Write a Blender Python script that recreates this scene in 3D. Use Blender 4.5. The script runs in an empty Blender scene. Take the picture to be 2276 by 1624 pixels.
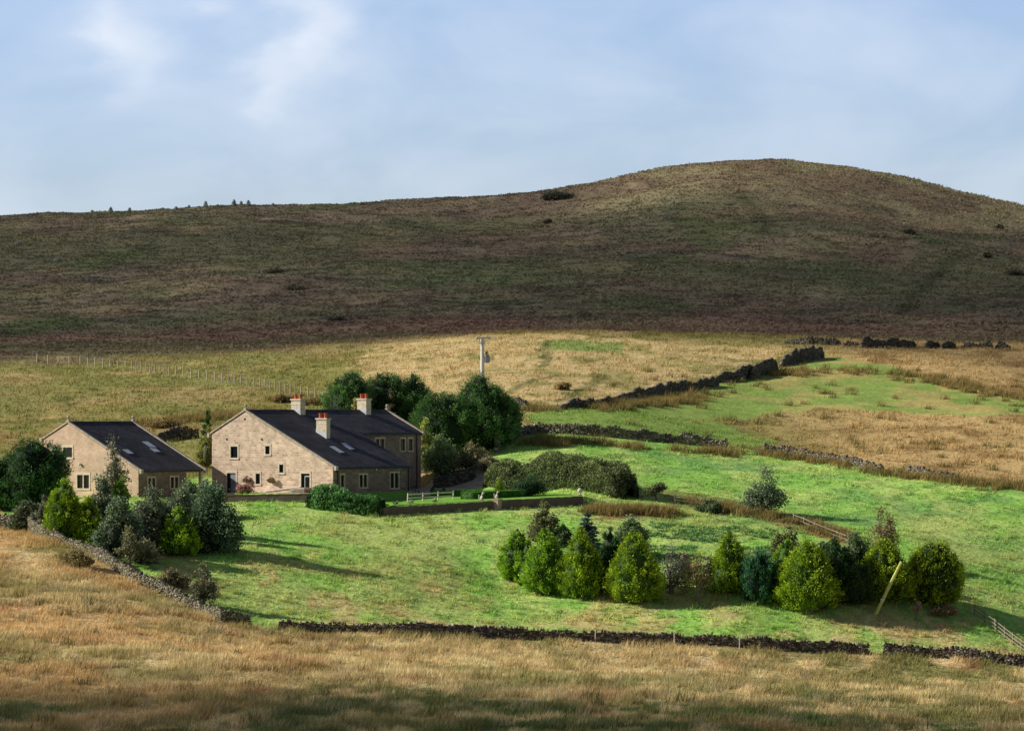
import bpy, bmesh, math, random
import numpy as np
from mathutils import Vector, Matrix

# ------------------------------------------------------------------ basics
sc = bpy.context.scene
col = sc.collection
F, CU, HV = 8400.0, 1138.0, 915.0        # focal length, centre column and horizon row of the survey photograph (2276 px wide)
RNG = np.random.default_rng(7)
random.seed(7)

def tag(o, label=None, cat=None, group=None, kind=None):
    if label: o['label'] = label
    if cat: o['category'] = cat
    if group: o['group'] = group
    if kind: o['kind'] = kind
    return o

def empty(name, loc, rz=0.0):
    o = bpy.data.objects.new(name, None); o.empty_display_size = 0.3
    col.objects.link(o); o.location = loc; o.rotation_euler = (0, 0, rz)
    return o

def mesh_np(name, V, Fc, mat, parent=None, C=None, smooth=False, loc=None):
    """Fc: (M,k) index array, C: per-vertex colour (N,3)"""
    me = bpy.data.meshes.new(name)
    V = np.asarray(V, dtype=np.float32); Fc = np.asarray(Fc, dtype=np.int32)
    n, (m, k) = len(V), Fc.shape
    me.vertices.add(n); me.vertices.foreach_set('co', V.ravel())
    me.loops.add(m * k); me.loops.foreach_set('vertex_index', Fc.ravel())
    me.polygons.add(m)
    me.polygons.foreach_set('loop_start', np.arange(0, m * k, k, dtype=np.int32))
    me.polygons.foreach_set('loop_total', np.full(m, k, dtype=np.int32))
    if smooth: me.polygons.foreach_set('use_smooth', np.ones(m, dtype=bool))
    me.update(calc_edges=True)
    if C is not None:
        C = np.asarray(C, dtype=np.float32)
        a = me.color_attributes.new('Col', 'FLOAT_COLOR', 'POINT')
        a.data.foreach_set('color', np.concatenate([C, np.ones((n, 1), np.float32)], 1).ravel())
    me.materials.append(mat)
    o = bpy.data.objects.new(name, me); col.objects.link(o)
    if parent: o.parent = parent
    if loc is not None: o.location = loc
    return o

class MB:
    """collects shapes of one part and links them as ONE mesh object"""
    def __init__(s): s.v, s.f = [], []
    def hexa(s, P):
        b = len(s.v); s.v += [tuple(p) for p in P]
        for q in ((0,3,2,1),(4,5,6,7),(0,1,5,4),(1,2,6,5),(2,3,7,6),(3,0,4,7)): s.f.append(tuple(b+i for i in q))
    def box(s, x0, x1, y0, y1, z0, z1):
        s.hexa([(x0,y0,z0),(x1,y0,z0),(x1,y1,z0),(x0,y1,z0),(x0,y0,z1),(x1,y0,z1),(x1,y1,z1),(x0,y1,z1)])
    def prism_y(s, poly, y0, y1):
        b, n = len(s.v), len(poly)
        s.v += [(x, y0, z) for x, z in poly] + [(x, y1, z) for x, z in poly]
        s.f.append(tuple(b+i for i in range(n))); s.f.append(tuple(b+n+i for i in reversed(range(n))))
        for i in range(n):
            j = (i+1) % n; s.f.append((b+j, b+i, b+n+i, b+n+j))
    def tube(s, pts, rad, n=6, cap=True):
        pts = [Vector(p) for p in pts]
        if not hasattr(rad, '__len__'): rad = [rad]*len(pts)
        b = len(s.v)
        for i, p in enumerate(pts):
            d = (pts[min(i+1, len(pts)-1)] - pts[max(i-1, 0)]).normalized()
            a = d.cross(Vector((0.31, 0.17, 1)) if abs(d.z) < .95 else Vector((1, .2, 0))).normalized(); c = d.cross(a)
            for k in range(n):
                t = 2*math.pi*k/n; s.v.append(tuple(p + rad[i]*(math.cos(t)*a + math.sin(t)*c)))
        for i in range(len(pts)-1):
            for k in range(n):
                k2 = (k+1) % n; s.f.append((b+i*n+k, b+i*n+k2, b+(i+1)*n+k2, b+(i+1)*n+k))
        if cap:
            s.f.append(tuple(b+k for k in reversed(range(n)))); e = b+(len(pts)-1)*n
            s.f.append(tuple(e+k for k in range(n)))
    def lathe(s, x, y, prof, n=12):
        s.tube([(x, y, z) for r, z in prof], [r for r, z in prof], n)
    def ball(s, c, r, n=8, m=6):
        cx, cy, cz = c
        if not hasattr(r, '__len__'): r = (r, r, r)
        b = len(s.v)
        for i in range(m+1):
            t = math.pi*i/m
            for k in range(n):
                p = 2*math.pi*k/n
                q = max(math.sin(t), .02)
                s.v.append((cx+r[0]*q*math.cos(p), cy+r[1]*q*math.sin(p), cz-r[2]*math.cos(t)))
        for i in range(m):
            for k in range(n):
                k2=(k+1)%n; s.f.append((b+i*n+k,b+i*n+k2,b+(i+1)*n+k2,b+(i+1)*n+k))
        s.f.append(tuple(b+k for k in reversed(range(n)))); s.f.append(tuple(b+m*n+k for k in range(n)))
    def build(s, name, mat, parent=None, smooth=False, bevel=0, loc=None):
        me = bpy.data.meshes.new(name); me.from_pydata(s.v, [], s.f); me.materials.append(mat)
        bm = bmesh.new(); bm.from_mesh(me); bmesh.ops.recalc_face_normals(bm, faces=bm.faces[:]); bm.to_mesh(me); bm.free()
        if smooth:
            for p in me.polygons: p.use_smooth = True
        o = bpy.data.objects.new(name, me); col.objects.link(o)
        if parent: o.parent = parent
        if loc is not None: o.location = loc
        if bevel:
            m = o.modifiers.new('edge', 'BEVEL'); m.width = bevel; m.segments = 1; m.limit_method = 'ANGLE'
        return o

# ------------------------------------------------------------------ numpy noise
def _h(ix, iy, s):
    n = (ix.astype(np.int64)*374761393 + iy.astype(np.int64)*668265263 + s*1442695041) & 0xffffffff
    n = ((n ^ (n >> 13)) * 1274126177) & 0xffffffff
    return ((n ^ (n >> 16)) & 0xffff) / 65535.0
def vn(x, y, s=0):
    x0, y0 = np.floor(x), np.floor(y); fx, fy = x-x0, y-y0
    fx, fy = fx*fx*(3-2*fx), fy*fy*(3-2*fy)
    a, b, c, d = _h(x0,y0,s), _h(x0+1,y0,s), _h(x0,y0+1,s), _h(x0+1,y0+1,s)
    return (a*(1-fx)+b*fx)*(1-fy) + (c*(1-fx)+d*fx)*fy
def fbm(x, y, s=0, o=4, g=.5):
    t, a, n = 0, 1, 0
    for i in range(o):
        t = t + a*vn(x*2**i+17.3*i, y*2**i-9.1*i, s+i); n += a; a *= g
    return t/n
def sst(a, b, x):
    t = np.clip((x-a)/(b-a), 0, 1); return t*t*(3-2*t)

# ------------------------------------------------------------------ terrain surveyed from the photo: (column, row, distance)
S = []
def row(u, *vy):
    for v, Y in vy: S.append((u, v, Y))
row(-350, (1650,240),(1395,320),(1250,352),(1110,384),(1085,400),(1010,440),(900,490),(845,540),(795,600),(740,700),(662,800),(585,900),(515,1000),(480,1080))
row(0,    (1648,240),(1500,288),(1390,320),(1280,350),(1178,377),(1132,390),(1108,400),(1045,430),(980,455),(912,490),(852,540),(800,600),(740,700),(665,800),(590,900),(520,1000),(478,1080))
row(120,  (1200,367.5),(470,1082))
row(230,  (1650,238),(1440,300),(1330,336),(1250,359),(1190,374),(1140,387),(475,1081))
row(395,  (1440,312),(1338,349),(1228,367),(1135,392),(1040,430),(975,452),(900,490),(840,540),(790,600),(764,640),(467,1081))
row(555,  (1394,344),(1500,290),(1650,235),(1232,367),(1125,394),(720,700),(640,800),(562,900),(500,1000),(464,1080))
row(760,  (1402,346),(1505,290),(1240,372),(1135,393),(1000,440),(958,452),(908,480),(845,530),(790,580),(755,620),(705,700),(453,1105))
row(950,  (1408,347),(1265,371),(1165,389),(1040,435),(444,1115))
row(1138, (1650,235),(1512,290),(1420,349),(1305,371),(1165,388),(1040,424),(985,440),(935,455),(903,470),(850,500),(790,540),(745,590),(705,680),(620,800),(555,900),(495,1000),(440,1120))
row(1300, (1427,350),(1325,367),(1180,387),(1125,399),(1040,424),(960,447),(905,468),(425,1112))
row(1420, (1432,351),(1335,365),(1115,402),(1000,438),(390,1108))
row(1700, (1655,235),(1525,290),(1440,352),(1345,363),(1205,385),(1130,404),(1060,425),(1003,446),(955,468),(880,498),(800,545),(745,620),(690,700),(600,800),(510,900),(420,1000),(354,1100))
row(1550, (365,1104)); row(1850, (363,1100)); row(2000, (1455,353),(1360,364),(810,535),(393,1095),(470,1000)); row(2130, (1345,368),(426,1090))
row(2276, (1665,240),(1545,290),(1480,352),(1405,364),(1300,380),(1180,400),(1078,420),(990,450),(920,480),(868,510),(800,548),(750,630),(700,700),(640,800),(570,900),(505,1000),(460,1080))
row(2640, (1670,240),(1550,290),(1530,350),(1400,372),(1210,400),(1078,425),(990,455),(900,500),(800,560),(740,650),(650,800),(580,900),(530,1000),(525,1080))
CP = np.array([((u-CU)*Y/F, Y, (HV-v)*Y/F) for u, v, Y in S])
extra = [(x, y, z) for x in (-110, 0, 110) for y, z in ((-60, 0.5), (0, -2.2), (60, -12), (150, -21))]
sky_pts = [(-350,480,1080),(0,478,1080),(555,464,1080),(1138,440,1120),(1700,354,1100),(2276,460,1080),(2640,525,1080)]
extra += [((u-CU)*Y/F*1.12, Y+170, (HV-v)*Y/F-16) for u, v, Y in sky_pts]
CP = np.vstack([CP, np.array(extra)])
SCL = 300.0
def _k(r2):
    return np.where(r2 > 1e-12, r2*np.log(np.maximum(r2, 1e-12)), 0)
n = len(CP); P2 = CP[:, :2]/SCL
K = _k(((P2[:, None]-P2[None])**2).sum(2)) + np.eye(n)*2e-5
A = np.block([[K, np.hstack([np.ones((n,1)), P2])], [np.vstack([np.ones((1,n)), P2.T]), np.zeros((3,3))]])
W = np.linalg.solve(A, np.concatenate([CP[:, 2], np.zeros(3)]))
def tps(X, Y):
    Q = np.stack([X.ravel(), Y.ravel()], 1)/SCL; out = np.empty(len(Q))
    for i in range(0, len(Q), 40000):
        q = Q[i:i+40000]
        out[i:i+40000] = _k(((q[:, None]-P2[None])**2).sum(2)) @ W[:n] + W[n] + q @ W[n+1:]
    return out.reshape(X.shape)

# house frames: local x runs along the gable, local y along the ridge
TH = math.radians(35); CT, ST = math.cos(TH), math.sin(TH)
HO = np.array([-28.73, 406.9]); HZ = -8.6
BO = np.array([-47.32, 402.74]); BZ = -9.0
def loc_of(O, X, Y):
    dx, dy = X-O[0], Y-O[1]
    return dx*CT-dy*ST, dx*ST+dy*CT
def world_of(O, p, a):
    return O[0]+p*CT+a*ST, O[1]-p*ST+a*CT
GW0 = np.array([-13.4, 392.0]); GWD = np.array([.94, .341])      # garden wall start and direction
def garden_plane(X, Y):
    s = (X-GW0[0])*GWD[0]+(Y-GW0[1])*GWD[1]; t = -(X-GW0[0])*GWD[1]+(Y-GW0[1])*GWD[0]
    return s, t, -9.72+.035*s + .012*t
def shape(X, Y, Z):
    d = np.hypot(X, (Y-390))
    amp = sst(200, 420, Y)
    Z = Z + (fbm(X/9, Y/9, 3, 3)-.5)*.55*sst(225, 300, Y)
    Z = Z + (fbm(X/46, Y/46, 5, 3)-.5)*3.2*sst(560, 760, Y)*(1-sst(1000, 1150, Y)*.55)
    Z = Z + (fbm(X/11, Y/11, 8, 3)-.5)*1.5*sst(520, 700, Y)
    for O, x0, x1, y0, y1, z in ((HO, -5.5, 13.0, -1.5, 26.5, HZ), (BO, -4.5, 11.0, -1, 11.5, BZ)):
        p, a = loc_of(O, X, Y)
        q = np.maximum(np.maximum(x0-p, p-x1), np.maximum(y0-a, a-y1))
        w = 1-sst(0, 4.0, q); Z = Z*(1-w)+z*w
    s, t, zl = garden_plane(X, Y)
    w = sst(-.1, .35, t)*(1-sst(18, 24, t))*sst(-1, 1.5, s)*(1-sst(22.4, 25, s))
    p, a = loc_of(HO, X, Y); w = w*sst(12.2, 13.0, np.where(a > 14, p+8, p))
    return Z*(1-w)+zl*w

def axis(parts):
    o = []
    for a, b, st in parts: o.append(np.arange(a, b, st))
    return np.concatenate(o)
half = np.concatenate([np.arange(0, 72, .42), np.arange(72, 175, 1.3), 175+np.cumsum(1.5*1.16**np.arange(36))])
gx = np.concatenate([-half[:0:-1], half])
gy = np.concatenate([np.array([-2500,-1500,-900,-500,-300,-200,-130,-80]), np.arange(-50, 232, 6), np.arange(232, 440, .42), np.arange(440, 625, .85), np.arange(625, 1160, 2.0), 1160+np.cumsum(2.2*1.17**np.arange(36))])
GX, GY = np.meshgrid(gx, gy)
def soft(v, lo, hi): return np.clip(v, lo, hi)
XC, YC = np.clip(GX, -215, 215), np.clip(GY, -50, 1270)
GZ = shape(XC, YC, tps(XC, YC)) - .03*np.maximum(GY-1270, 0) - .01*np.maximum(np.abs(GX)-215, 0)
def hz(X, Y):
    X, Y = np.asarray(X, float), np.asarray(Y, float)
    i = np.clip(np.searchsorted(gx, X)-1, 0, len(gx)-2); j = np.clip(np.searchsorted(gy, Y)-1, 0, len(gy)-2)
    fx = (X-gx[i])/(gx[i+1]-gx[i]); fy = (Y-gy[j])/(gy[j+1]-gy[j])
    return (GZ[j,i]*(1-fx)+GZ[j,i+1]*fx)*(1-fy)+(GZ[j+1,i]*(1-fx)+GZ[j+1,i+1]*fx)*fy
_ys = np.concatenate([np.arange(236, 640, .25), np.arange(640, 1400, 1.0)])
def hit(u, v):
    X = (u-CU)*_ys/F; vv = HV-hz(X, _ys)*F/_ys
    k = np.argmax(vv <= v) if (vv <= v).any() else int(np.argmin(vv))
    return float(X[k]), float(_ys[k])
def at(u, Y):
    X = (u-CU)*Y/F; return X, Y, float(hz(X, Y))
def poly(pts): return np.array([hit(u, v) for u, v in pts])
def inside(P, X, Y):
    r = np.zeros(X.shape, bool); j = len(P)-1
    for i in range(len(P)):
        (xi, yi), (xj, yj) = P[i], P[j]
        c = ((yi > Y) != (yj > Y)) & (X < (xj-xi)*(Y-yi)/((yj-yi) if yj != yi else 1e-9)+xi); r ^= c; j = i
    return r
def seg_dist(P, X, Y):
    d = np.full(X.shape, 1e9)
    for (x0, y0), (x1, y1) in zip(P[:-1], P[1:]):
        L = max((x1-x0)**2+(y1-y0)**2, 1e-9); t = np.clip(((X-x0)*(x1-x0)+(Y-y0)*(y1-y0))/L, 0, 1)
        d = np.minimum(d, np.hypot(X-x0-t*(x1-x0), Y-y0-t*(y1-y0)))
    return d

# wall courses on the ground (also the borders of the vegetation)
L_W1 = [(-180,1135),(0,1177),(60,1180),(100,1197),(145,1207),(232,1249),(295,1290),(368,1322),(453,1364),(495,1383),(556,1394)]
L_W2 = [(622,1399),(700,1403),(900,1409),(1100,1416),(1300,1424),(1500,1432),(1700,1440),(1930,1452)]
L_W2B = [(1966,1452),(2100,1462),(2276,1482),(2480,1506)]
P_PAST = poly(L_W1[1:]+L_W2+L_W2B+[(2480,1120),(2215,1078),(1980,1048),(1830,1022),(1700,1006),(1615,995),(1400,972),(1215,955),(1110,985),(960,1060),(950,1085),(700,1060),(470,1060),(300,1080),(100,1110),(0,1120)])
P_UP = poly([(1150,925),(1265,908),(1420,885),(1590,852),(1740,815),(1830,792),(1900,800),(2040,830),(2180,872),(2300,885),(2300,925),(2000,915),(1800,912),(1640,925),(1560,932),(1720,978),(1690,1000),(1615,990),(1400,970),(1200,950)])
P_STRAW = poly([(800,880),(780,800),(860,752),(1180,742),(1500,765),(1780,772),(1640,815),(1500,850),(1260,900),(1160,900),(1130,880)])
P_G1 = poly([(1185,765),(1270,752),(1400,772),(1385,785),(1230,778)])
P_G2 = poly([(1690,500+45),(1760,548),(1900,600),(1960,640),(1880,640),(1800,590)])
P_G3 = poly([(880,610),(1000,600),(1180,625),(1130,650),(960,650)])
P_RUSTY = poly([(1290,1130),(1400,1122),(1490,1130),(1480,1152),(1380,1150),(1300,1145)])
P_SUNK = poly([(1460,1085),(1600,1105),(1900,1180),(1890,1215),(1700,1160),(1590,1140),(1500,1128)])
W1W, W2W = poly(L_W1), poly(L_W2+L_W2B)

TRACKS = [(poly(q), hw, w_) for q, hw, w_ in (([(1217,756),(1206,780),(1219,800),(1203,818)], 1.1, .95), ([(1128,874),(1175,850),(1238,834)], 1.3, .8), ([(1243,893),(1290,868),(1348,836)], 1.2, .85),
    ([(1420,812),(1500,800),(1600,770)], .8, .5), ([(980,590),(1100,585),(1300,610)], 2.0, .5), ([(1990,700),(2050,640),(2130,560)], 2.2, .6), ([(1650,440),(1690,480),(1700,520)], 3.0, .5), ([(60,640),(250,600),(520,575)], 2.2, .45), ([(300,560),(520,520),(800,500)], 2.2, .4), ([(690,464),(760,470),(860,480)], 3, .8))]
def lerp(a, b, t):
    t = np.asarray(t)[..., None]; return a*(1-t)+b*t
def ground_colour(X, Y):
    """vegetation colours of the hillside, and 'pasture' amount"""
    jx = X+(fbm(X/4.5, Y/4.5, 21, 3)-.5)*5.5; jy = Y+(fbm(X/4.5, Y/4.5, 31, 3)-.5)*8
    n1, n2, n3 = fbm(X/14, Y/22, 41, 4), fbm(X/3.2, Y/6, 42, 4), fbm(X/1.1, Y/1.6, 43, 3)
    n4, n5 = fbm(X/40, Y/55, 44, 3), fbm(X/6, Y/9, 45, 4)
    a3 = lambda *c: np.array(c)
    one = np.ones(X.shape+(3,))
    # hill grass: olive left, straw in the middle
    hill = lerp(one*a3(.195,.175,.055), one*a3(.265,.212,.090), sst(.42, .66, n1))
    hill = lerp(hill, one*a3(.105,.115,.03), sst(.53, .72, n2)*.75)
    hill = lerp(hill, one*a3(.165,.172,.052), (1-sst(-40, -5, X))*sst(.35, .6, fbm(X/8, Y/10, 40, 4))*.75)
    straw = inside(P_STRAW, jx, jy)
    hill = lerp(hill, lerp(one*a3(.385,.305,.145), one*a3(.24,.215,.08), sst(.5,.7,n2)), straw*.9)
    right = sst(25, 50, X-(Y-470)*.1)
    hill = lerp(hill, lerp(one*a3(.345,.255,.110), one*a3(.22,.15,.058), sst(.46,.68,n5)), right*(1-straw))
    rust = sst(440, 466, Y)*(1-sst(466, 478, Y))*(X < -8)
    hill = lerp(hill, one*a3(.23,.155,.06), rust*sst(.35,.6,n5)*.8)
    # dark moor of heather and bent grass
    moor = lerp(one*a3(.138,.115,.072), one*a3(.132,.128,.066), sst(.4, .62, n1))
    moor = lerp(moor, one*a3(.058,.056,.040), sst(.46, .68, fbm(X/15, Y/15, 46, 4))*.62)
    moor = lerp(moor, one*a3(.25,.21,.13), sst(.50, .68, fbm(X/6, Y/6, 49, 4))*.42)
    moor = lerp(moor, one*a3(.24,.18,.10), sst(.54, .72, fbm(X/16, Y/15, 47, 4))*.6)
    moor = lerp(moor, one*a3(.145,.100,.070), sst(.5, .75, n4)*.5)
    moor = lerp(moor, one*a3(.070,.105,.032), sst(.60, .74, fbm(X/24, Y/60, 48, 3))*.6)
    moor = lerp(moor, one*a3(.155,.092,.060), (1-sst(640, 720, Y+(n1-.5)*90))*.65)
    moor = lerp(moor, one*a3(.115,.125,.058), sst(.45, .62, fbm(X/55, Y/45, 50, 3))*.55)
    g = sum(1.0*(inside(P_G2, jx+ox, jy+oy) | inside(P_G3, jx+ox*1.6, jy+oy)) for ox, oy in ((-7,-16),(7,14),(0,-30),(-3,24),(5,-8),(-9,6),(10,-24),(0,8)))/8
    moor = lerp(moor, one*a3(.080,.145,.045), g*sst(.25,.6,n5)*.8)
    moor = lerp(moor, lerp(one*a3(.21,.185,.095), one*a3(.17,.13,.075), sst(.42,.6,n1)), sst(960, 1010, Y+(n5-.5)*60)*sst(5, 30, X)*.85); moorw = sst(588, 625, Y + (n4-.5)*40 + (n5-.5)*30 - np.clip(X, -80, 40)*.12); base = lerp(hill, moor, moorw)
    base = lerp(base, one*a3(.13,.22,.05), inside(P_G1, jx, jy)*.7)
    # foreground moor grass
    fg = lerp(one*a3(.345,.285,.140), one*a3(.235,.205,.085), sst(.40, .62, fbm(X/5, Y/9, 51, 4)))
    fg = lerp(fg, one*a3(.155,.155,.052), sst(.48, .66, n1)*.85)
    fg = lerp(fg, one*a3(.26,.155,.08), sst(.60, .76, fbm(X/6, Y/8, 52, 4))*.6)
    fg = lerp(fg, one*a3(.085,.115,.035), sst(.38, .53, fbm(X/6, Y/6, 53, 4))*sst(-298, -258, -Y)*.92)
    fg = lerp(fg, one*a3(.46,.37,.20), sst(.56, .68, fbm(X/2.5, Y/4, 54, 3))*.7)
    fg = lerp(fg, one*a3(.37,.255,.115), (1-sst(-32, -6, X))*sst(.36, .58, fbm(X/9, Y/12, 55, 3))*.6)
    fgm = ~(inside(P_PAST, X, Y)) & (Y < 400)
    # pasture
    p = lerp(one*a3(.185,.335,.066), one*a3(.260,.350,.095), sst(.4, .62, n2))
    p = lerp(p, one*a3(.115,.215,.05), sst(.54, .70, fbm(X/1.5, Y/1.5, 64, 3))*.7)
    p = lerp(p, one*a3(.27,.31,.10), sst(.45, .64, n1)*.6)
    p = lerp(p, one*a3(.30,.27,.10), sst(.54, .68, fbm(X/4, Y/5, 61, 4))*sst(-392, -352, -Y)*.75)
    p = lerp(p, one*a3(.36,.29,.13), sst(.56, .66, fbm(X/2.6, Y/4, 62, 4))*sst(-384, -352, -Y)*.7)
    p = lerp(p, one*a3(.095,.205,.065), sst(.5,.66,fbm(X/9, Y/5, 63, 3))*sst(385, 400, Y)*sst(5, 20, X)*.6)
    past = inside(P_PAST, X, Y)
    up = inside(P_UP, jx, jy)
    upc = lerp(one*a3(.155,.245,.052), one*a3(.28,.25,.085), sst(.42, .62, n5)*sst(15, 45, X))
    if np.ndim(X):                                              # trodden gullies and sheep tracks
        trk = sum(w_*(1-sst(.25, 1.0, seg_dist(T_, jx*.35+X*.65, jy*.35+Y*.65)/hw)) for T_, hw, w_ in TRACKS)
        base = lerp(base, base*a3(.42,.50,.42), np.clip(trk, 0, 1))
    c = lerp(base, upc, up*.92)
    c = lerp(c, fg*1.2, fgm*1.0)
    c = lerp(c, p*1.14, past*1.0)
    c = lerp(c, lerp(one*a3(.30,.215,.095), one*a3(.22,.19,.07), sst(.4,.6,n3)), inside(P_RUSTY, jx, jy*1.0)*.9)
    c = lerp(c, lerp(one*a3(.26,.19,.08), one*a3(.16,.19,.05), sst(.4,.6,n2)), inside(P_SUNK, X, Y)*.8)
    # garden lawn, yard by the houses
    s, t, zl = garden_plane(X, Y)
    pl, al = loc_of(HO, X, Y)
    lawn = (t > 0)&(t < 20)&(s > -2)&(s < 23)&(pl > 12.2)
    c = lerp(c, one*a3(.125,.27,.04), lawn*1.0)
    yard = ((pl > -7)&(pl < 13.2)&(al > -2.5)&(al < 0.5)) | ((pl > 4)&(pl < 12.6)&(al > 13)&(al < 32))
    pb, ab = loc_of(BO, X, Y)
    yard |= (pb > 6)&(pb < 14)&(ab > 6)&(ab < 14)
    c = lerp(c, one*a3(.30,.26,.21), yard*.9)
    gain = np.array([1.80,1.72,1.72])*lerp(np.ones(X.shape+(3,)), np.ones(X.shape+(3,))*np.array([.84,.85,.92]), moorw); n3 = .5+(n3-.5)*(1-.8*moorw)
    return np.minimum(c*gain*(.74+.52*n3)[..., None], .86), past | lawn, up, lawn | yard

# ------------------------------------------------------------------ materials
def nt(m):
    m.use_nodes = True; t = m.node_tree; t.nodes.clear(); return t, t.nodes.new, t.links.new
def mat_attr(name, rough=.85, nscale=6, namt=.35, trans=0.0, bump=0.0, spec=.2, sat=1.0):
    m = bpy.data.materials.new(name); t, N, L = nt(m)
    out = N('ShaderNodeOutputMaterial'); at_ = N('ShaderNodeAttribute'); at_.attribute_name = 'Col'
    tc = N('ShaderNodeTexCoord'); nz = N('ShaderNodeTexNoise'); nz.inputs['Scale'].default_value = nscale; nz.inputs['Detail'].default_value = 5
    L(tc.outputs['Object'], nz.inputs['Vector'])
    mr = N('ShaderNodeMapRange'); mr.inputs[1].default_value = .3; mr.inputs[2].default_value = .7; mr.inputs[3].default_value = 1-namt; mr.inputs[4].default_value = 1+namt
    L(nz.outputs['Fac'], mr.inputs[0])
    mx = N('ShaderNodeMix'); mx.data_type = 'RGBA'; mx.blend_type = 'MULTIPLY'; mx.inputs[0].default_value = 1
    L(at_.outputs['Color'], mx.inputs[6]); L(mr.outputs[0], mx.inputs[7])
    b = N('ShaderNodeBsdfPrincipled'); b.inputs['Roughness'].default_value = rough; b.inputs['Specular IOR Level'].default_value = spec
    L(mx.outputs[2], b.inputs['Base Color'])
    if bump:
        bp = N('ShaderNodeBump'); bp.inputs['Strength'].default_value = bump; bp.inputs['Distance'].default_value = .3
        L(nz.outputs['Fac'], bp.inputs['Height']); L(bp.outputs[0], b.inputs['Normal'])
    if trans:
        tr = N('ShaderNodeBsdfTranslucent'); L(mx.outputs[2], tr.inputs['Color'])
        ms = N('ShaderNodeMixShader'); ms.inputs[0].default_value = trans
        L(b.outputs[0], ms.inputs[1]); L(tr.outputs[0], ms.inputs[2]); L(ms.outputs[0], out.inputs[0])
    else: L(b.outputs[0], out.inputs[0])
    return m
def mat_plain(name, c, rough=.7, nscale=8, namt=.25, metal=0, spec=.3, c2=None, bump=0):
    m = bpy.data.materials.new(name); t, N, L = nt(m)
    out = N('ShaderNodeOutputMaterial'); tc = N('ShaderNodeTexCoord'); nz = N('ShaderNodeTexNoise')
    nz.inputs['Scale'].default_value = nscale; nz.inputs['Detail'].default_value = 6
    L(tc.outputs['Object'], nz.inputs['Vector'])
    rp = N('ShaderNodeValToRGB'); c2 = c2 or [min(1, x*(1+namt)) for x in c]
    rp.color_ramp.elements[0].position = .3; rp.color_ramp.elements[1].position = .7
    rp.color_ramp.elements[0].color = [x*(1-namt) for x in c]+[1]; rp.color_ramp.elements[1].color = list(c2)+[1]
    L(nz.outputs['Fac'], rp.inputs[0])
    b = N('ShaderNodeBsdfPrincipled'); b.inputs['Roughness'].default_value = rough; b.inputs['Metallic'].default_value = metal; b.inputs['Specular IOR Level'].default_value = spec
    L(rp.outputs[0], b.inputs['Base Color'])
    if bump:
        bp = N('ShaderNodeBump'); bp.inputs['Strength'].default_value = bump; bp.inputs['Distance'].default_value = .03
        L(nz.outputs['Fac'], bp.inputs['Height']); L(bp.outputs[0], b.inputs['Normal'])
    L(b.outputs[0], out.inputs[0]); return m
def mat_masonry(name, c1, c2, mortar, bw, bh, roof=False, rough=.85):
    m = bpy.data.materials.new(name); t, N, L = nt(m)
    out = N('ShaderNodeOutputMaterial'); tc = N('ShaderNodeTexCoord'); sp = N('ShaderNodeSeparateXYZ'); L(tc.outputs['Object'], sp.inputs[0])
    cb = N('ShaderNodeCombineXYZ')
    if roof:
        L(sp.outputs['Y'], cb.inputs[0]); L(sp.outputs['X'], cb.inputs[1])
    else:
        ad = N('ShaderNodeMath'); ad.operation = 'ADD'; L(sp.outputs['X'], ad.inputs[0]); L(sp.outputs['Y'], ad.inputs[1])
        L(ad.outputs[0], cb.inputs[0]); L(sp.outputs['Z'], cb.inputs[1])
    vec = cb.outputs[0]
    dn = N('ShaderNodeTexNoise'); dn.inputs['Scale'].default_value = 2.2; dn.inputs['Detail'].default_value = 3; L(tc.outputs['Object'], dn.inputs['Vector'])
    if not roof:
        va = N('ShaderNodeVectorMath'); va.operation = 'MULTIPLY_ADD'; va.inputs[1].default_value = (.14, .14, 0)
        L(dn.outputs['Color'], va.inputs[0]); L(vec, va.inputs[2]); vec = va.outputs[0]
    br = N('ShaderNodeTexBrick'); L(vec, br.inputs['Vector']); br.inputs['Scale'].default_value = 1
    br.inputs['Brick Width'].default_value = bw; br.inputs['Row Height'].default_value = bh; br.inputs['Mortar Size'].default_value = .024 if not roof else .05
    br.inputs['Mortar Smooth'].default_value = .3; br.inputs['Bias'].default_value = 0
    br.inputs['Color1'].default_value = list(c1)+[1]; br.inputs['Color2'].default_value = list(c2)+[1]; br.inputs['Mortar'].default_value = list(mortar)+[1]
    br.offset_frequency = 2; br.squash = .7; br.squash_frequency = 3
    big = N('ShaderNodeTexNoise'); big.inputs['Scale'].default_value = .55 if not roof else .35; big.inputs['Detail'].default_value = 7; big.inputs['Roughness'].default_value = .7
    L(tc.outputs['Object'], big.inputs['Vector'])
    mr = N('ShaderNodeMapRange'); mr.inputs[1].default_value = .3; mr.inputs[2].default_value = .7; mr.inputs[3].default_value = .72 if not roof else .6; mr.inputs[4].default_value = 1.25 if not roof else 1.5
    L(big.outputs['Fac'], mr.inputs[0])
    mx = N('ShaderNodeMix'); mx.data_type = 'RGBA'; mx.blend_type = 'MULTIPLY'; mx.inputs[0].default_value = 1
    L(br.outputs['Color'], mx.inputs[6]); L(mr.outputs[0], mx.inputs[7])
    b = N('ShaderNodeBsdfPrincipled'); b.inputs['Roughness'].default_value = rough; b.inputs['Specular IOR Level'].default_value = .12 if roof else .25
    L(mx.outputs[2], b.inputs['Base Color'])
    bp = N('ShaderNodeBump'); bp.inputs['Strength'].default_value = .5; bp.inputs['Distance'].default_value = .03; bp.invert = True
    L(br.outputs['Fac'], bp.inputs['Height']); L(bp.outputs[0], b.inputs['Normal'])
    L(b.outputs[0], out.inputs[0]); return m

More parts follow.
